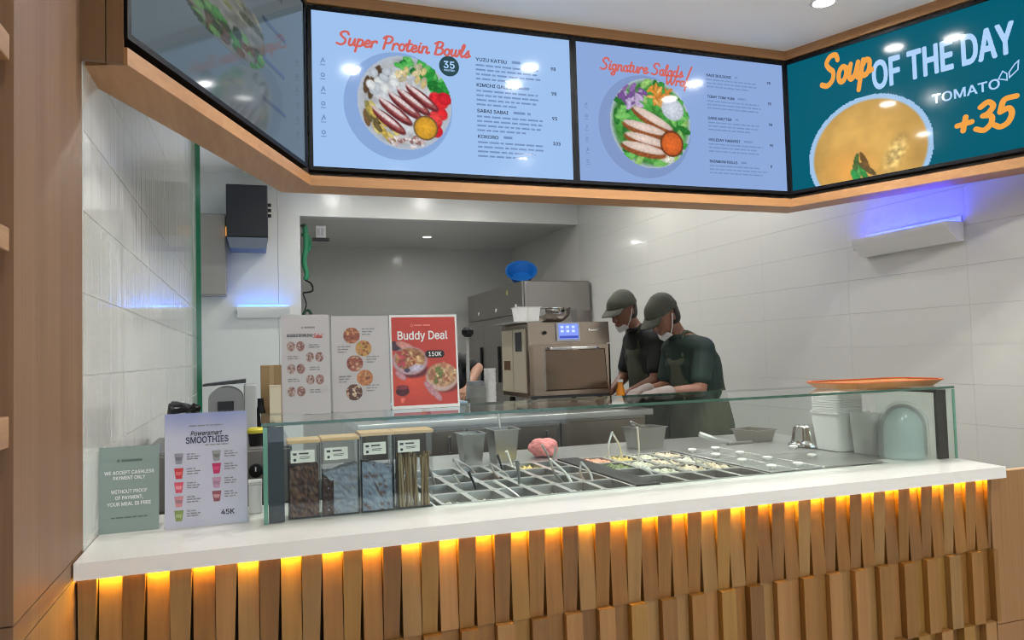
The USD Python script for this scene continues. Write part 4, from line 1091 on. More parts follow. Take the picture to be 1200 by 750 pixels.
FROST = pane('frosted_plastic', (248, 249, 247), ior=1.4, rough=.25, haze=.95)
FROST2 = pane('frosted_plastic_thin', (244, 246, 244), ior=1.4, rough=.2, haze=.55)
THIN = pane('thin_clear_plastic', (250, 252, 251), ior=1.4, rough=.15, haze=.16)
AQUA = pane('aqua_plastic', (226, 250, 250), ior=1.4, rough=.3, haze=.82)
def tub_shell(w, d, h, taper, th=.002, r=.02):
    def rr(s):
        return list(sbox(-w / 2 + s, -d / 2 + s, w / 2 - s, d / 2 - s).buffer(-r).buffer(r, quad_segs=5).exterior.coords)[:-1]
    lo, hi = rr(taper), rr(0)
    n = min(len(lo), len(hi))
    V = [(x, y, 0) for x, y in lo[:n]] + [(x, y, h) for x, y in hi[:n]]
    F = []
    for i in range(n):
        j = (i + 1) % n
        F += [[i, j, n + i], [j, n + j, n + i]]
    c = len(V)
    V.append((0, 0, 0))
    F += [[c, (i + 1) % n, i] for i in range(n)]
    return trimesh.Trimesh(V, F, process=False)
t = thing('takeaway_tubs', 'tall block of nested frosted white takeaway tubs, the left stack by the glass end', 'tub stack', (2.322, 2.545, ZC))
for i in range(5):
    m = tub_shell(.165, .165, .125, .012)
    m.apply_translation((0, 0, .007 * i))
    part(t, 'tub', m, FROST, smooth=20)
part(t, 'rim', prism(sbox(-.0875, -.0875, .0875, .0875).buffer(-.02).buffer(.02).difference(sbox(-.08, -.08, .08, .08)), .152, .160), mat('milky_plastic', (226, 226, 222), rough=.3), smooth=False)
t = thing('lid_stack', 'stack of frosted lids on top of the takeaway tubs under the orange tray', 'lid stack', (2.310, 2.545, ZC + .1605), 4)
for i in range(8):
    m = prism(sbox(-.074, -.074, .074, .074).buffer(-.02).buffer(.02), .0098 * i + .0004, .0098 * i + .0085)
    part(t, 'lid', m, FROST, smooth=False)
t = thing('takeaway_tubs', 'lower row of frosted tubs in front of the tall block of tubs', 'tub stack', (2.318, 2.385, ZC))
for i in range(5):
    m = tub_shell(.085, .13, .135, .008)
    m.apply_translation((0, 0, .007 * i))
    part(t, 'tub', m, FROST2, smooth=20)
t = thing('bowl_stack', 'round-topped clear plastic bowl stack with a pale aqua core beside the black end plate', 'bowl stack', (2.338, 2.235, ZC))
for i, (r, h, m) in enumerate(((.094, .215, THIN), (.086, .205, THIN), (.074, .19, AQUA), (.06, .165, AQUA))):
    pr = [(r, 0.001 * (i + 1)), (r, h * .55)] + [(r * math.cos(a), h * .55 + h * .45 * math.sin(a)) for a in np.linspace(0, math.pi / 2, 9)[1:-1]] + [(0.0005, h)]
    mm = trimesh.creation.revolve(np.array(pr), sections=36)
    mm.vertices[:, 1] *= .86
    part(t, 'bowl', mm, m, smooth=True)
tr = thing('serving_tray', 'orange brown serving tray lying on the glass guard', 'tray', (2.275, 2.30, ZG))
oc = lambda w, d, k: Polygon([(-w + k, -d), (w - k, -d), (w, -d + k), (w, d - k), (w - k, d), (-w + k, d), (-w, d - k), (-w, -d + k)])
def loft(a, b, za, zb):
    A, B_ = list(a.exterior.coords)[:-1], list(b.exterior.coords)[:-1]
    return m3.Manifold.hull_points([(float(x), float(y), float(za)) for x, y in A] + [(float(x), float(y), float(zb)) for x, y in B_])
def tm(mf):
    q = mf.to_mesh()
    return trimesh.Trimesh(np.array(q.vert_properties[:, :3]), np.array(q.tri_verts), process=False)
sh = loft(oc(.225, .10, .04), oc(.252, .13, .05), 0.0006, .022) - loft(oc(.220, .095, .04), oc(.2495, .1275, .05), .004, .0235)
part(tr, 'dish', tm(sh), wood('tray_wood', (176, 112, 62), (206, 146, 90), 'x', rough=.35), smooth=False)
rim = prism(oc(.254, .132, .05).difference(oc(.243, .121, .047)), .0222, .0255)
part(tr, 'rim', rim, mat('tray_rim', (216, 110, 60), rough=.3), smooth=False, label='bright orange rim')

# ------------------------------------------------------------------ kitchen equipment
bn = thing('work_bench', 'steel work bench behind the salad bar carrying the oven', 'bench')
part(bn, 'worktop', box(0.50, 3.95, 0.985, 2.235, 4.95, 1.02, .004), STEEL)
for i in range(3):
    x = 0.54 + .56 * i
    part(bn, 'door', box(x, 3.99, .16, x + .54, 4.01, .965, .004), mat('warm_steel', (150, 138, 126), rough=.32, metal=1.0))
    part(bn, 'door_handle', box(x + .45, 3.972, .84, x + .47, 3.9895, .93, .004), POLISH)
part(bn, 'body', box(0.53, 4.011, .12, 2.21, 4.92, .984), STEELD, smooth=False)
for x in (.6, 2.12):
    for y in (4.1, 4.85):
        part(bn, 'leg', cyl((x, y, 0), (x, y, .12), .02, 12), STEEL)

ov = thing('speed_oven', 'squat steel speed oven with a lit blue touch screen', 'oven', (1.590, 4.30, 1.0205))
ow, oh, od = .548, .535, .54
OVM = mat('oven_steel', (172, 160, 148), rough=.26, metal=1.0)
for x in (.05, ow - .05):
    for y in (.06, od - .06):
        part(ov, 'foot', lathe([(0, 0), (.022, 0), (.018, .065), (0, .065)], 14, (x, y, 0)), BLACK)
part(ov, 'body', box(.004, .03, .0655, ow - .004, od, oh, .008), OVM)
part(ov, 'control_panel', hexa([(0, 0.0, .40), (ow, 0.0, .40), (ow, .029, .40), (0, .029, .40), (0, .012, oh), (ow, .012, oh), (ow, .029, oh), (0, .029, oh)]), OVM, smooth=False)
dsh = [(0, .0), (.02, -.018), (ow - .02, -.018), (ow, .0), (ow, .029), (0, .029)]
part(ov, 'door', tm(m3.Manifold.hull_points([(float(x), float(y), z) for x, y in dsh for z in (.085, .392)])), mat('oven_door_steel', (160, 146, 134), rough=.2, metal=1.0), smooth=False)
part(ov, 'door_panel', tm(m3.Manifold.hull_points([(x, -.0195, z) for x, z in ((.10, .36), (ow - .05, .36), (ow - .035, .12), (.10, .12), (.13, .33), (.13, .13))] + [(x, -.0185, z) for x, z in ((.09, .365), (ow - .045, .365), (ow - .03, .112), (.09, .112))])), mat('oven_window', (112, 98, 86), rough=.12, metal=1.0), smooth=False)
part(ov, 'handle', tube([(.12, -.02, .372), (.12, -.055, .372), (.14, -.062, .372), (ow - .13, -.062, .372), (ow - .11, -.055, .372), (ow - .11, -.02, .372)], .0085, 10), POLISH)
part(ov, 'base_grille', box(.01, -.004, .066, ow - .01, .029, .083), DARKP, smooth=False)
FS = Frame((.185, .0045, .530), (1, 0, 0), .15, .105, (0, .07, 1))
part(ov, 'screen_frame', FS.put(box(0, -.118, 0, .158, 0, .006), -.002, -.002, 0), mat('pale_grey_frame', (196, 198, 206), rough=.4), smooth=False)
scn = part(ov, 'touch_screen', FS.put(box(0, -.094, 0, .132, 0, .002), .013, .008, .0062), mat('oven_screen_glow', (10, 10, 20), rough=.2, emit=(118, 142, 232), strength=1.2), smooth=False)
part(ov, 'screen_icon', FS.shape(unary_union([sbox(.025 + .038 * i, .02 + .026 * j, .045 + .038 * i, .034 + .026 * j) for i in range(3) for j in range(2)]), .0085), mat('oven_screen_white', (10, 10, 20), rough=.2, emit=(206, 222, 250), strength=1.1), smooth=False, kind='stuff')
part(ov, 'screen_bar', FS.shape(sbox(.016, .082, .142, .097), .0085), mat('oven_screen_navy', (10, 10, 20), rough=.2, emit=(60, 78, 190)), smooth=False)
part(ov, 'badge', box(.40, -.002, .475, .49, .008, .487, .002), POLISH)
part(ov, 'knob', cyl((.105, .005, .47), (.105, -.012, .47), .011, 16), BLACK)
CREAM = mat('cream_enamel', (196, 188, 168), rough=.4)
part(ov, 'side_panel', box(-.010, .05, .10, .0035, .27, .50, .003), CREAM, label='cream side cover')
part(ov, 'side_panel', box(-.010, .285, .10, .0035, .50, .50, .003), CREAM, label='cream side cover')
part(ov, 'side_vent', box(-.0125, .33, .24, -.0102, .45, .30), mat('brown_vent', (104, 72, 54), rough=.6), smooth=False)
part(ov, 'side_vent', box(-.0125, .10, .36, -.0102, .22, .48), DARKP, smooth=False)
part(ov, 'top_shelf', box(-.06, .05, oh + .0005, .02, .5, oh + .010, .002), STEEL)
ZO = 1.0205 + oh
tb = thing('plastic_tub', 'milky plastic tub on the left of the oven top', 'tub', (1.600, 4.42, ZO + .0105))
tb_m = tub_shell(.085, .12, .092, .010)
for i, x in enumerate((-.018, .062)):
    m = tub_shell(.082, .12, .09, .010)
    m.apply_translation((x, 0, .0005))
    part(tb, 'tub', m, FROST, smooth=20)
    part(tb, 'rim', prism(sbox(x - .042, -.062, x + .042, .062).difference(sbox(x - .037, -.057, x + .037, .057)), .0855, .0905), mat('milky_plastic', (226, 226, 222)), smooth=False)
sb = thing('steel_bowl', 'wide polished steel mixing bowl on the middle of the oven top', 'bowl', (1.822, 4.48, ZO + .0005))
part(sb, 'shell', lathe([(0, 0), (.05, 0), (.085, .018), (.112, .05), (.120, .088), (.126, .092), (.126, .096), (.118, .096), (.108, .052), (.082, .022), (.048, .004), (0, .004)], 44), POLISH)
deep_pan('steel_pot', 'square steel pot on the right end of the oven top', 2.035, 4.50, .11, .11, .085, z=ZO + .0005)
jc = thing('juice_jug', 'small orange juice carafe at the right side of the oven', 'jug', (2.172, 4.24, 1.0205))
part(jc, 'bottle', lathe([(0, 0), (.026, 0), (.027, .10), (.018, .125), (.016, .15), (0, .15)], 20), mat('orange_juice', (226, 140, 40), rough=.2))
part(jc, 'cap', lathe([(0, .1502), (.018, .1502), (.018, .166), (0, .166)], 18), WHITEP)
pc = thing('paper_cups', 'tall stack of white paper cups left of the oven', 'cup stack', (1.345, 4.33, 1.0205))
for i in range(7):
    z = .028 * i
    part(pc, 'cup', lathe([(0, z), (.026, z), (.036, z + .09), (.038, z + .092), (.036, z + .094), (.034, z + .091), (.0245, z + .002), (0, z + .002)], 20), WHITEP)
jr = thing('storage_jar', 'short clear jar with grey lid beside the paper cups', 'jar', (1.245, 4.30, 1.0205))
part(jr, 'glass', lathe([(0, 0), (.055, 0), (.058, .01), (.058, .15), (.05, .165), (0, .165)], 24), pane('jar_glass', (214, 218, 214), ior=1.4, haze=.35))
part(jr, 'lid', lathe([(0, .1655), (.053, .1655), (.053, .19), (0, .19)], 24), GREYP)
part(jr, 'contents', lathe([(0, .002), (.052, .004), (.053, .09), (0, .095)], 20), mat('dark_beans', (120, 112, 100), rough=.6, vary=.4, vscale=(60, 60, 60)))
tp = thing('water_tap', 'dark headed steel tap standing behind the red poster', 'tap', (1.235, 4.42, 1.0205))
part(tp, 'post', tube([(0, 0, 0), (0, 0, .40), (-.004, -.02, .46)], .012, 12), STEEL)
hd = lathe([(0, -.03), (.02, -.028), (.036, -.01), (.036, .012), (.02, .03), (0, .032)], 20, (-.006, -.03, .485))
part(tp, 'head', hd, BLACK)
for i, (x, wd, lab) in enumerate(((0.78, .20, 'left'), (1.03, .21, 'right'))):
    bb = thing('blue_tub', f'pale blue plastic tub on the bench seen through the glass, the {lab} one of two', 'tub', (x, 4.20, 1.0205))
    part(bb, 'body', tm(loft(sbox(-wd / 2 + .012, -.07, wd / 2 - .012, .07), sbox(-wd / 2, -.08, wd / 2, .08), 0, .075)), mat('pale_blue_plastic', (158, 186, 206), rough=.35), smooth=False)
    part(bb, 'rim', prism(sbox(-wd / 2 - .006, -.086, wd / 2 + .006, .086), .0752, .085), mat('pale_blue_plastic', (158, 186, 206)), smooth=False)

fr = thing('upright_fridge', 'tall grey steel fridge against the right wall at the rear opening', 'fridge', (2.605, 7.20, 0))
FRM = mat('fridge_steel', (150, 146, 140), rough=.36, metal=.85)
fw, fdp, fh = .77, 2.05, 2.115
part(fr, 'body', box(.022, 0, .10, fw, fdp, fh, .02), FRM)
part(fr, 'header_panel', box(0, .004, 1.78, .0215, fdp - .004, fh - .006, .004), FRM)
for i in range(3):
    y0 = .006 + i * (fdp / 3)
    part(fr, 'door', box(-.006, y0, .14, .0215, y0 + fdp / 3 - .012, 1.765, .006), FRM)
    part(fr, 'door_handle', box(-.036, y0 + .05, 1.05, -.0065, y0 + .08, 1.45, .006), BLACK)
    part(fr, 'lock', cyl((-.003, y0 + .18, 1.86), (-.012, y0 + .18, 1.86), .022, 14), WHITEP)
part(fr, 'badge', box(-.002, .45, 2.0, -.0002, .50, 2.05), mat('yellow_badge', (206, 196, 120), rough=.5), smooth=False)
for x in (.08, fw - .08):
    for y in (.1, fdp - .1):
        part(fr, 'foot', cyl((x, y, 0), (x, y, .1), .025, 12), BLACK)
bz = thing('blue_basin', 'bright blue plastic basin tipped on top of the tall fridge', 'basin', (2.80, 7.75, fh + .0005))
bm = lathe([(0, 0), (.11, 0), (.16, .10), (.175, .105), (.175, .112), (.155, .108), (.105, .008), (0, .008)], 40)
bm.apply_transform(trimesh.transformations.rotation_matrix(math.radians(42), (1, 0, 0)))
bm.apply_transform(trimesh.transformations.rotation_matrix(math.radians(-18), (0, 1, 0)))
bm.apply_translation((0, 0, -bm.bounds[0][2]))
part(bz, 'shell', bm, mat('blue_plastic', (22, 104, 186), rough=.35))

# left side appliances
cab = thing('appliance_unit', 'grey under-counter unit with a black knob behind the smoothie list', 'appliance', (-0.375, 2.80, 0))
part(cab, 'body', box(0, .012, .08, .50, .60, 1.065, .006), mat('mid_grey_steel', (132, 130, 128), rough=.35, metal=.6))
part(cab, 'door', box(.006, 0, .10, .494, .0118, .86, .004), mat('dark_grey_steel', (76, 76, 78), rough=.35, metal=.5))
part(cab, 'control_strip', box(.006, -.002, .868, .494, .0118, 1.055, .004), mat('mid_grey_panel', (120, 118, 116), rough=.4))
part(cab, 'knob', lathe([(0, 0), (.024, 0), (.022, .018), (.012, .02), (0, .02)], 24, (0, 0, 0)).apply_transform(trimesh.transformations.rotation_matrix(math.pi / 2, (1, 0, 0))).apply_translation((.376, -.0025, .985)), BLACK)
part(cab, 'knob_mark', box(.374, -.025, .985, .378, -.0226, 1.0), WHITEP, smooth=False)
ZU = 1.0655
cm = thing('coffee_grinder', 'grey arched machine with a black slot behind the smoothie list', 'machine', (-0.16, 2.96, ZU))
arch = Polygon([(0, 0), (0, .15)] + [(.06 + .06 * math.cos(a), .165 + .045 * math.sin(a)) for a in np.linspace(math.pi * .95, .05 * math.pi, 12)] + [(.12, .15), (.12, 0)])
def upright(poly, y0, y1):
    m = prism(poly, 0, y1 - y0)
    m.apply_transform(trimesh.transformations.rotation_matrix(math.pi / 2, (1, 0, 0)))
    m.apply_translation((0, y1, 0))
    return m
part(cm, 'housing', upright(arch, .0, .16), GREYP)
part(cm, 'slot', upright(sbox(.033, .05, .088, .158), -.004, -.0005), mat('black_slot', (30, 32, 36), rough=.4), smooth=False)
part(cm, 'side_tank', box(.1225, .03, .02, .168, .17, .215, .006), mat('pale_grey_plastic', (176, 180, 180), rough=.35))
part(cm, 'lid', hexa([(-.02, .02, .214), (.13, .02, .222), (.13, .15, .222), (-.02, .15, .214), (-.02, .02, .222), (.13, .02, .236), (.13, .15, .236), (-.02, .15, .222)]), DARKP, smooth=False)
dk_ = thing('cable_bundle', 'tangle of black cables and a dark pouch left of the grey arched machine', 'cables', (-0.24, 2.98, ZU))
rs = random.Random(9)
for i in range(6):
    p = [(rs.uniform(-.06, .06), rs.uniform(-.03, .08), rs.uniform(.012, .17)) for _ in range(6)]
    part(dk_, 'cable', tube(p, .010, 7, 30), BLACK if i % 2 else DARKP)
part(dk_, 'pouch', trimesh.creation.icosphere(3, 1.0).apply_scale((.06, .05, .055)).apply_translation((0.005, .03, .056)), BLACK, smooth=True)
cb = thing('black_bottle', 'slim black bottle between the grey machine and the carton', 'bottle', (0.022, 3.02, ZU))
part(cb, 'body', lathe([(0, 0), (.017, 0), (.018, .11), (.012, .13), (0, .13)], 20), BLACK)
part(cb, 'cap', lathe([(0, .1302), (.012, .1302), (.011, .16), (0, .16)], 16), BLACK)
yc = thing('lidded_cup', 'black cup with a yellow lid at the left end of the glass', 'cup', (0.002, 2.86, ZU))
part(yc, 'cup', lathe([(0, 0), (.021, 0), (.026, .045), (0, .045)], 20), BLACK)
part(yc, 'lid', lathe([(0, .0452), (.029, .0452), (.030, .056), (.022, .064), (0, .066)], 22), mat('yellow_lid', (206, 196, 60), rough=.4))
cn = thing('cardboard_carton', 'brown cardboard carton standing behind the left menu on the glass', 'carton', (0.024, 3.06, ZU))
part(cn, 'box', box(0, 0, 0, .08, .10, .285, .002), mat('cardboard', (142, 118, 84), rough=.8, vary=.08, vscale=(20, 20, 4)), smooth=False)
part(cn, 'tape', box(.032, -.0006, .0, .048, -.0001, .285), mat('cardboard_tape', (160, 136, 100), rough=.4), smooth=False)
cx_ = thing('cream_box', 'narrow cream packet in front of the cardboard carton', 'packet', (0.054, 3.0, ZU))
part(cx_, 'body', box(0, 0, 0, .042, .03, .205, .002), mat('cream_card', (216, 208, 182), rough=.6), smooth=False)
part(cx_, 'flap', box(.0, -.001, .2052, .042, .031, .209), mat('cream_card', (216, 208, 182)), smooth=False)

# boxes on the back wall
gb = thing('control_box', 'tall grey wall cabinet right of the green glass edge', 'cabinet', (-0.462, 7.30, 1.975))
part(gb, 'body', box(0, .012, 0, .232, .217, .75, .006), mat('grey_cabinet', (150, 146, 138), rough=.45))
part(gb, 'door', box(.006, 0, .008, .226, .0118, .742, .004), mat('grey_cabinet_door', (140, 136, 128), rough=.45))
kb = thing('black_speaker', 'black wall box hanging beside the grey cabinet', 'speaker', (-0.222, 7.18, 2.395))
part(kb, 'body', box(0, .012, .10, .360, .335, .585, .008), mat('black_box', (32, 34, 38), rough=.5))
part(kb, 'front', box(.006, 0, .106, .354, .0118, .579, .004), mat('black_cloth', (40, 42, 46), rough=.9))
part(kb, 'bottom_tray', hexa([(.03, .012, .0), (.345, .012, .0), (.345, .335, .0), (.03, .335, .0), (0.005, .012, .099), (.355, .012, .099), (.355, .335, .099), (0.005, .335, .099)]), mat('grey_blue_tray', (96, 104, 116), rough=.5), smooth=False)
part(kb, 'indicator', box(-.006, .06, .12, -.0005, .10, .20), mat('amber_indicator', (60, 30, 10), emit=(255, 170, 70), strength=1.6), smooth=False, label='amber indicator light')
for i in range(3):
    part(kb, 'connector', box(.3605, .05, .30 + .05 * i, .39, .09, .325 + .05 * i), BLACK, smooth=False)

UV = mat('uv_tube', (20, 20, 60), emit=(34, 52, 255), strength=P_BUG)
UVL = mat('uv_tube_pale', (20, 20, 60), emit=(30, 120, 255), strength=P_BUG * 0.3)
def fly_light(lab, L, loc, rot, UV=UV):
    """Half-shell wall lamp, open at the top; its back lies on the plane y = 0, its length runs along x."""
    t = thing('fly_light', lab, 'insect lamp', loc, rot)
    prof = [(0, 0), (-.035, 0), (-.10, .055), (-.112, .10), (-.106, .10), (-.095, .058), (-.034, .006), (0, .006)]
    m = prism(Polygon([(y, z) for y, z in prof]), 0, L)
    R = np.array([[0, 0, 1, 0], [1, 0, 0, 0], [0, 1, 0, 0], [0, 0, 0, 1.0]])
    m.apply_transform(R)
    if m.volume < 0: m.invert()
    part(t, 'shell', m, WHITEP, smooth=40)
    endp = Polygon([(-.0005, .006), (-.034, .007), (-.094, .058), (-.105, .0995), (-.0005, .0995)])
    for x in (0.0, L - .004):
        e = prism(endp, x, x + .004)
        e.apply_transform(R)
        part(t, 'end_cap', e, WHITEP, smooth=False)
    part(t, 'tube', cyl((.03, -.045, .050), (L - .03, -.045, .050), .010, 14), UV)
    part(t, 'back_plate', box(0.006, -.006, .0065, L - .006, -.0008, .13), mat('back_plate', (214, 216, 220), rough=.4), smooth=False)
    part(t, 'key_lock', cyl((-.006, -.075, .05), (-.0005, -.075, .05), .012, 12), DARKP)
    return t
fly_light('white insect lamp glowing blue on the right tiled wall below the teal screen', .64, (XR - .0005, 3.45, 1.872), -90)
fly_light('white insect lamp glowing blue on the back wall left of the opening', .475, (-0.145, YB - .0005, 1.775), 0, UVL)

# hose rack and switch box at the left jamb of the rear room
hs = thing('green_hose', 'green hose hanging in loops at the left edge of the rear opening', 'hose', (0.0, 0, 0))
HG = mat('hose_green', (44, 132, 92), rough=.5)
HD = mat('hose_dark_green', (22, 66, 50), rough=.5)
part(hs, 'hose', tube([(.475, 7.70, 2.70), (.50, 7.70, 2.68), (.505, 7.70, 2.50), (.485, 7.70, 2.34), (.51, 7.70, 2.22), (.495, 7.70, 2.16)], .026, 9, 40), HG)
part(hs, 'hose', tube([(.47, 7.74, 2.62), (.53, 7.73, 2.60), (.545, 7.72, 2.5), (.50, 7.72, 2.42)], .018, 8, 26), HG)
part(hs, 'hose', tube([(.49, 7.70, 2.16), (.55, 7.70, 2.12), (.56, 7.70, 2.05), (.47, 7.70, 2.03)], .009, 8, 26), BLACK)
part(hs, 'hose', tube([(.47, 7.70, 2.02), (.50, 7.70, 1.92), (.485, 7.70, 1.86)], .006, 6, 12), BLACK)
part(hs, 'coil', [tube([(.51 + .05 * math.cos(a), 7.70 + .012 * k, 1.72 + .14 * math.sin(a)) for a in np.linspace(0, 6.28, 22)], .014, 7) for k in range(4)], HD, kind='stuff')
part(hs, 'coil', [tube([(.50 + .045 * math.cos(a), 7.70 + .012 * k, 1.40 + .17 * math.sin(a)) for a in np.linspace(0, 6.28, 22)], .014, 7) for k in range(4)], HD, kind='stuff')
part(hs, 'hook', box(.445, 7.66, 2.69, .50, 7.70, 2.705), BLACK, smooth=False)
sw = thing('switch_box', 'small grey switch box beside the green hose', 'switch', (0.60, 7.66, 2.58))
part(sw, 'case', box(0, 0, 0, .10, .04, .12, .004), mat('grey_switch', (150, 150, 148), rough=.5))
part(sw, 'rocker', box(.02, -.006, .025, .045, -.0005, .095, .003), GREYP)
part(sw, 'rocker', box(.055, -.006, .025, .08, -.0005, .095, .003), GREYP)
part(sw, 'bracket', box(-.03, 0, -.03, .13, .05, -.002), BLACK, smooth=False)

# ------------------------------------------------------------------ people
def person(name, label, J, face, pitch, cap_col, shirt_m, apron_m, apron_kind, skin, hair_m, mask=True, near=-1):
    """J: joints in metres. face: heading of the head in plan; pitch: how far the head is bowed (degrees)."""
    t = thing(name, label, 'person')
    S = lambda p, r, n=20: m3.Manifold.sphere(float(r), n).translate([float(a) for a in p])
    def bone(a, ra, b, rb):
        return m3.Manifold.batch_hull([S(a, ra), S(b, rb)])
    def hull(*pr):
        return m3.Manifold.batch_hull([S(p, r) for p, r in pr])
    def smooth(ms, edge, it=8):
        m = m3.Manifold.batch_boolean(ms, m3.OpType.Add) if isinstance(ms, list) else ms
        m = m.refine_to_length(edge)
        q = m.to_mesh()
        g = trimesh.Trimesh(np.array(q.vert_properties[:, :3]), np.array(q.tri_verts), process=True)
        trimesh.smoothing.filter_taubin(g, lamb=.5, nu=.53, iterations=it)
        return g
    J = {k: np.array(v, float) for k, v in J.items()}
    side = lambda p, s, d: J[p] + J['lat'] * s * d
    # head frame
    f0 = np.array([face[0], face[1], 0.0]); f0 /= np.linalg.norm(f0)
    a = math.radians(pitch)
    f = f0 * math.cos(a) - np.array([0, 0, 1]) * math.sin(a)
    up = f0 * math.sin(a) + np.array([0, 0, 1]) * math.cos(a)
    sd_ = np.cross(f, up)
    H = lambda x, y, z: J['head'] + f * x + sd_ * y + up * z
    head = [hull((H(-.012, 0, .035), .083), (H(.018, 0, .03), .078), (H(.03, 0, -.02), .066)), hull((H(.035, 0, -.03), .058), (H(.062, 0, -.085), .026), (H(.03, .03, -.06), .03), (H(.03, -.03, -.06), .03)),
            hull((H(.085, 0, .01), .011), (H(.106, 0, -.028), .013), (H(.085, .012, -.032), .009), (H(.085, -.012, -.032), .009)), hull((H(.083, .03, .028), .013), (H(.083, -.03, .028), .013)),
            hull((H(.088, .014, -.062), .008), (H(.088, -.014, -.062), .008), (H(.092, 0, -.06), .008))]
    for s in (-1, 1):
        head.append(hull((H(-.005, s * .078, .012), .014), (H(-.002, s * .078, -.018), .010), (H(.006, s * .074, .0), .010)))
        head.append(S(H(.076, s * .031, .006), .012))
    limbs = []
    for s, q in ((-1, 'r'), (1, 'l')):
        sh, el, wr, hd = J['sh_' + q], J['el_' + q], J['wr_' + q], J['hd_' + q]
        limbs += [bone(sh, .052, el, .040), bone(el, .040, wr, .027)]
        d = hd - wr; d /= np.linalg.norm(d)
        w = np.cross(d, [0, 0, 1.0]); w /= np.linalg.norm(w)
        nn = np.cross(w, d)
        palm0, palm1 = wr + d * .02, wr + d * .085
        limbs.append(hull((wr, .025), (palm0 + w * .018, .017), (palm0 - w * .018, .017), (palm1 + w * .030, .013), (palm1 - w * .030, .013)))
        for k, (o, L) in enumerate(((-.030, .070), (-.010, .078), (.010, .074), (.030, .058))):
            b0 = palm1 + w * o
            b1 = b0 + d * L * .5 - nn * .010
            b2 = b1 + d * L * .38 - nn * .028
            limbs += [bone(b0, .0095, b1, .0088), bone(b1, .0088, b2, .0075)]
        th0 = palm0 + w * s * .022
        limbs += [bone(th0, .013, th0 + w * s * .028 + d * .032, .0105), bone(th0 + w * s * .028 + d * .032, .0105, th0 + w * s * .030 + d * .062 - nn * .012, .009)]
    lat = J['lat']
    torso = [hull((side('chest', -1, .085), .112), (side('chest', 1, .085), .112), (side('waist', -1, .06), .108), (side('waist', 1, .06), .108)),
             hull((side('waist', -1, .06), .108), (side('waist', 1, .06), .108), (side('hip', -1, .085), .118), (side('hip', 1, .085), .118)),
             hull((J['sh_r'], .06), (J['sh_l'], .06), (side('chest', -1, .06), .1), (side('chest', 1, .06), .1), (J['neck'], .06))]
    neck = [bone(J['neck'], .056, J['head'] - up * .05 - f * .015, .052)]
    legs = []
    for s, q in ((-1, 'r'), (1, 'l')):
        hp = side('hip', s, .085)
        kn = np.array([hp[0] + J['legf'][0] * .03, hp[1] + J['legf'][1] * .03, .50])
        an = np.array([hp[0], hp[1], .085])
        legs += [bone(hp, .10, kn, .062), bone(kn, .062, an, .042), hull((an - (0, 0, .04), .04), (an + J['legf'] * .17 - (0, 0, .05), .032), (an - J['legf'] * .05 - (0, 0, .045), .036))]
    body = smooth(head + neck + torso + limbs + legs, .012, 6)
    body.vertices[:, 2] += max(0, .0 - body.bounds[0][2])
    part(t, 'body', body, skin, smooth=True)
    # clothes follow the same bones, a little wider
    sl = []
    for q in 'rl':
        m_ = J['sh_' + q] * .30 + J['el_' + q] * .70
        sl.append(bone(J['sh_' + q], .066, m_, .060))
    shirt_parts = [hull((side('chest', -1, .085), .124), (side('chest', 1, .085), .124), (side('waist', -1, .06), .120), (side('waist', 1, .06), .120)),
                   hull((side('waist', -1, .06), .12), (side('waist', 1, .06), .12), (side('hip', -1, .085), .130), (side('hip', 1, .085), .130)),
                   hull((J['sh_r'], .072), (J['sh_l'], .072), (side('chest', -1, .06), .113), (side('chest', 1, .06), .113), (J['neck'] - (0, 0, .02), .066))] + sl
    shirt = smooth(shirt_parts, .014, 6)
    sp = part(t, 'shirt', shirt, shirt_m, smooth=True)
    col = tube([J['neck'] + .064 * (math.cos(b_) * f0 + math.sin(b_) * lat) + np.array([0, 0, .014 - .012 * math.cos(b_)]) for b_ in np.linspace(0, 6.2832, 25)], .013, 7)
    part(sp, 'collar', col, shirt_m, smooth=True)
    tr = []
    for s in (-1, 1):
        hp = side('hip', s, .085)
        kn = np.array([hp[0] + J['legf'][0] * .03, hp[1] + J['legf'][1] * .03, .50])
        an = np.array([hp[0], hp[1], .10])
        tr += [bone(hp, .112, kn, .078), bone(kn, .078, an, .062)]
    part(t, 'trousers', smooth(tr, .02, 4), mat('dark_trousers', (36, 36, 34), rough=.8), smooth=True)
    shoes = []
    for s in (-1, 1):
        an = side('hip', s, .085); an = np.array([an[0], an[1], .085])
        part(t, 'shoe', smooth([hull((an - (0, 0, .04), .047), (an + J['legf'] * .17 - (0, 0, .05), .037), (an - J['legf'] * .05 - (0, 0, .045), .042))], .02, 3), BLACK, smooth=True)
    # apron: the front part of a slightly wider trunk, with shoulder straps
    fr_ = J['legf']
    ap = [hull((side('chest', -1, .05) + (0, 0, .02), .128), (side('chest', 1, .05) + (0, 0, .02), .128), (side('waist', -1, .06), .132), (side('waist', 1, .06), .132)),
          hull((side('waist', -1, .065), .132), (side('waist', 1, .065), .132), (side('hip', -1, .095), .142), (side('hip', 1, .095), .142)),
          hull((side('hip', -1, .095), .142), (side('hip', 1, .095), .142), (side('hip', -1, .10) - (0, 0, .36), .14), (side('hip', 1, .10) - (0, 0, .36), .14))]
    am = m3.Manifold.batch_boolean(ap, m3.OpType.Add)
    c = J['waist']
    cut = float(np.dot(c, fr_)) + (-.02 if apron_kind == 'front' else -.115)
    am = am.trim_by_plane([float(fr_[0]), float(fr_[1]), 0.0], cut)
    am = am.trim_by_plane([0.0, 0.0, -1.0], -float(J['chest'][2] + .06)).trim_by_plane([0.0, 0.0, 1.0], float(J['hip'][2] - .38))
    apn = part(t, 'apron', smooth(am, .016, 4), apron_m, smooth=True)
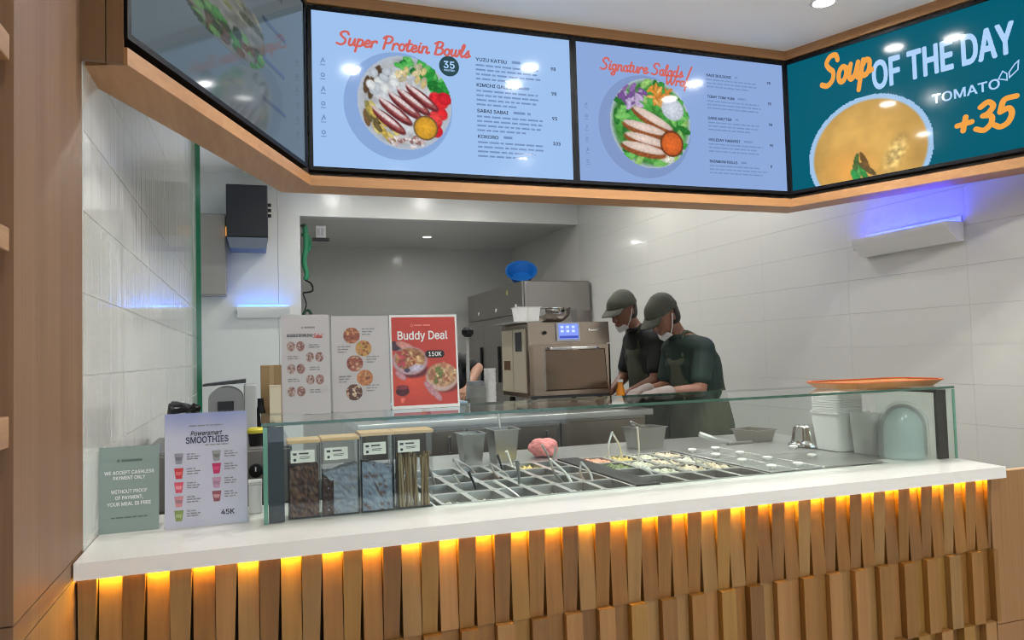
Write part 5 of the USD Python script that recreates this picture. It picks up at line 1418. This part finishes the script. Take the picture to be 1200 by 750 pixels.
    for s in (-1, 1):
        a0 = side('chest', s, .085) + fr_ * .118 + np.array([0, 0, .05])
        a1 = side('neck', s, .085) + np.array([0, 0, .036])
        a2 = side('chest', s, .08) - fr_ * .127 + np.array([0, 0, .03])
        a3 = side('waist', -s, .04) - fr_ * .126
        part(apn, 'strap', tube([a0, a1, a2, a3], .011, 7, 24), apron_m, smooth=True)
    # cap, hair, mask
    dome_ = m3.Manifold.batch_hull([S(H(-.012, 0, .045), .095, 28), S(H(.02, 0, .045), .088, 28), S(H(-.02, 0, .06), .088, 28)])
    dome_ = dome_.trim_by_plane([float(x) for x in up], float(np.dot(J['head'] + up * .048, up)))
    cap = part(t, 'cap', tm(dome_), cap_col, smooth=40)
    band = m3.Manifold.batch_hull([S(H(-.012, 0, .045), .0975, 28), S(H(.02, 0, .045), .0905, 28)])
    band = band.trim_by_plane([float(x) for x in up], float(np.dot(J['head'] + up * .036, up))).trim_by_plane([float(-x) for x in up], -float(np.dot(J['head'] + up * .062, up)))
    part(cap, 'band', tm(band), cap_col, smooth=40)
    br = []
    for i in range(13):
        b_ = math.radians(-62 + i * 124 / 12)
        br.append((.028 + .088 * math.cos(b_), .094 * math.sin(b_), .046))
        br.append((.062 + .112 * math.cos(b_), .092 * math.sin(b_), .030 - .014 * abs(math.sin(b_))))
    pts = [H(*p) for p in br] + [H(p[0], p[1], p[2] - .006) for p in br]
    part(cap, 'brim', trimesh.convex.convex_hull(np.array(pts)), cap_col, smooth=40)
    hr = m3.Manifold.batch_hull([S(H(-.016, 0, .028), .0885, 24), S(H(-.03, 0, -.02), .070, 24)])
    hr = hr.trim_by_plane([float(-x) for x in (f * .8 + up * .6)], -float(np.dot(J['head'] - f * .012 - up * .0, f * .8 + up * .6)))
    part(t, 'hair', tm(hr), hair_m, smooth=40)
    for s in (-1, 1):
        e = trimesh.creation.icosphere(2, .0075); e.apply_translation(H(.0845, s * .031, .008))
        part(t, 'eye', e, mat('dark_eye', (24, 18, 16), rough=.2), smooth=True)
    if mask:
        mk = m3.Manifold.batch_hull([S(H(.100, 0, -.092), .006, 10), S(H(.07, .045, -.075), .006, 10), S(H(.07, -.045, -.075), .006, 10), S(H(.085, 0, -.115), .006, 10), S(H(.05, .045, -.10), .006, 10), S(H(.05, -.045, -.10), .006, 10)])
        mp = part(t, 'chin_mask', tm(mk), mat('mask_white', (206, 206, 204), rough=.6), smooth=40)
        for s in (-1, 1):
            part(mp, 'ear_loop', tube([H(.055, s * .052, -.09), H(.03, s * .080, -.04), H(.0, s * .090, .02)], .0035, 6, 10), mat('mask_white', (206, 206, 204)))
    if apron_kind is not None and J.get('glove') is not None:
        gm = []
        for q in 'rl':
            wr, hd = J['wr_' + q], J['hd_' + q]
            d = (hd - wr) / np.linalg.norm(hd - wr)
            w = np.cross(d, [0, 0, 1.0]); w /= np.linalg.norm(w)
            p1 = wr + d * .085
            G = [hull((wr - d * .05, .040), (wr + d * .02, .034)), hull((wr, .032), (p1 + w * .03, .0185), (p1 - w * .03, .0185))]
            nn = np.cross(w, d)
            for o, L in ((-.030, .070), (-.010, .078), (.010, .074), (.030, .058)):
                b0 = p1 + w * o; b1 = b0 + d * L * .5 - nn * .010; b2 = b1 + d * L * .40 - nn * .028
                G += [bone(b0, .0125, b1, .0118), bone(b1, .0118, b2, .0105)]
            s = -1 if q == 'r' else 1
            t0 = wr + d * .02 + w * s * .022
            G += [bone(t0, .016, t0 + w * s * .028 + d * .032, .0135), bone(t0 + w * s * .028 + d * .032, .0135, t0 + w * s * .03 + d * .064 - nn * .012, .012)]
            part(t, 'glove', smooth(G, .008, 4), pane('glove_film', (226, 224, 220), ior=1.35, rough=.25, haze=.5), label='clear plastic glove', smooth=True)
    return t

SKIN = mat('brown_skin', (128, 88, 68), rough=.5)
HAIR = mat('black_hair', (18, 16, 16), rough=.5)
OLIVE = mat('olive_cap', (66, 68, 56), rough=.8, vary=.08, vscale=(30, 30, 30))
APRON = mat('olive_apron', (66, 72, 56), rough=.8, vary=.08, vscale=(20, 20, 20))
SHIRT = mat('black_shirt', (22, 26, 26), rough=.75)
SHIRTG = mat('dark_green_shirt', (20, 42, 36), rough=.75, vary=.2, vscale=(6, 6, 6))
LAT, NEGX = np.array([0.0, 1.0, 0.0]), np.array([-1.0, 0.0, 0.0])
person('person', 'worker nearest the glass, head bowed, in dark green shirt and olive cap', dict(lat=LAT, legf=NEGX, head=(2.350, 3.98, 1.565), neck=(2.445, 3.98, 1.435), chest=(2.535, 3.98, 1.27), waist=(2.575, 3.98, 1.06), hip=(2.585, 3.98, .90),
       sh_r=(2.50, 3.81, 1.365), el_r=(2.44, 3.765, 1.128), wr_r=(2.215, 3.83, 1.115), hd_r=(2.12, 3.88, 1.105), sh_l=(2.50, 4.15, 1.365), el_l=(2.44, 4.16, 1.13), wr_l=(2.235, 4.06, 1.12), hd_l=(2.15, 4.02, 1.11), glove=(1, 0, 0)),
       (-1, -.12), 34, OLIVE, SHIRTG, APRON, 'wrap', SKIN, HAIR)
person('person', 'worker standing behind the other, in black shirt, olive apron and olive cap', dict(lat=LAT, legf=NEGX, head=(2.352, 4.510, 1.630), neck=(2.445, 4.510, 1.50), chest=(2.53, 4.510, 1.33), waist=(2.555, 4.510, 1.11), hip=(2.56, 4.510, .94),
       sh_r=(2.505, 4.340, 1.43), el_r=(2.455, 4.295, 1.17), wr_r=(2.28, 4.350, 1.09), hd_r=(2.19, 4.380, 1.065), sh_l=(2.505, 4.680, 1.43), el_l=(2.44, 4.710, 1.18), wr_l=(2.28, 4.600, 1.09), hd_l=(2.20, 4.560, 1.065)),
       (-1, -.30), 22, OLIVE, SHIRT, APRON, 'front', SKIN, HAIR)
person('person', 'worker almost hidden behind the red poster, only one bent elbow showing', dict(lat=np.array([1.0, 0, 0]), legf=np.array([0, -1.0, 0]), head=(1.275, 5.28, 1.49), neck=(1.275, 5.32, 1.365), chest=(1.275, 5.34, 1.20), waist=(1.275, 5.35, 1.0), hip=(1.275, 5.35, .86),
       sh_r=(1.11, 5.33, 1.30), el_r=(1.06, 5.28, 1.06), wr_r=(1.14, 5.10, 1.08), hd_r=(1.19, 5.02, 1.08), sh_l=(1.44, 5.33, 1.31), el_l=(1.53, 5.22, 1.27), wr_l=(1.42, 5.08, 1.14), hd_l=(1.36, 5.03, 1.10)),
       (0, -1), 12, OLIVE, SHIRT, APRON, 'front', mat('warm_skin', (176, 132, 108), rough=.5), HAIR)
wrp = thing('food_wrap', 'white paper wrap being folded on the bench by the workers', 'wrap', (2.095, 4.09, 1.0205))
m = trimesh.creation.icosphere(3, 1.0)
m.apply_scale((.075, .07, .02))
m.vertices *= (1 + .3 * (meshkit.fbm(m.vertices * 30 + 2, 3, 6) - .5))[:, None]
m.apply_translation((0, 0, -m.bounds[0][2]))
part(wrp, 'paper', m, mat('white_paper', (226, 224, 218), rough=.7), smooth=True)
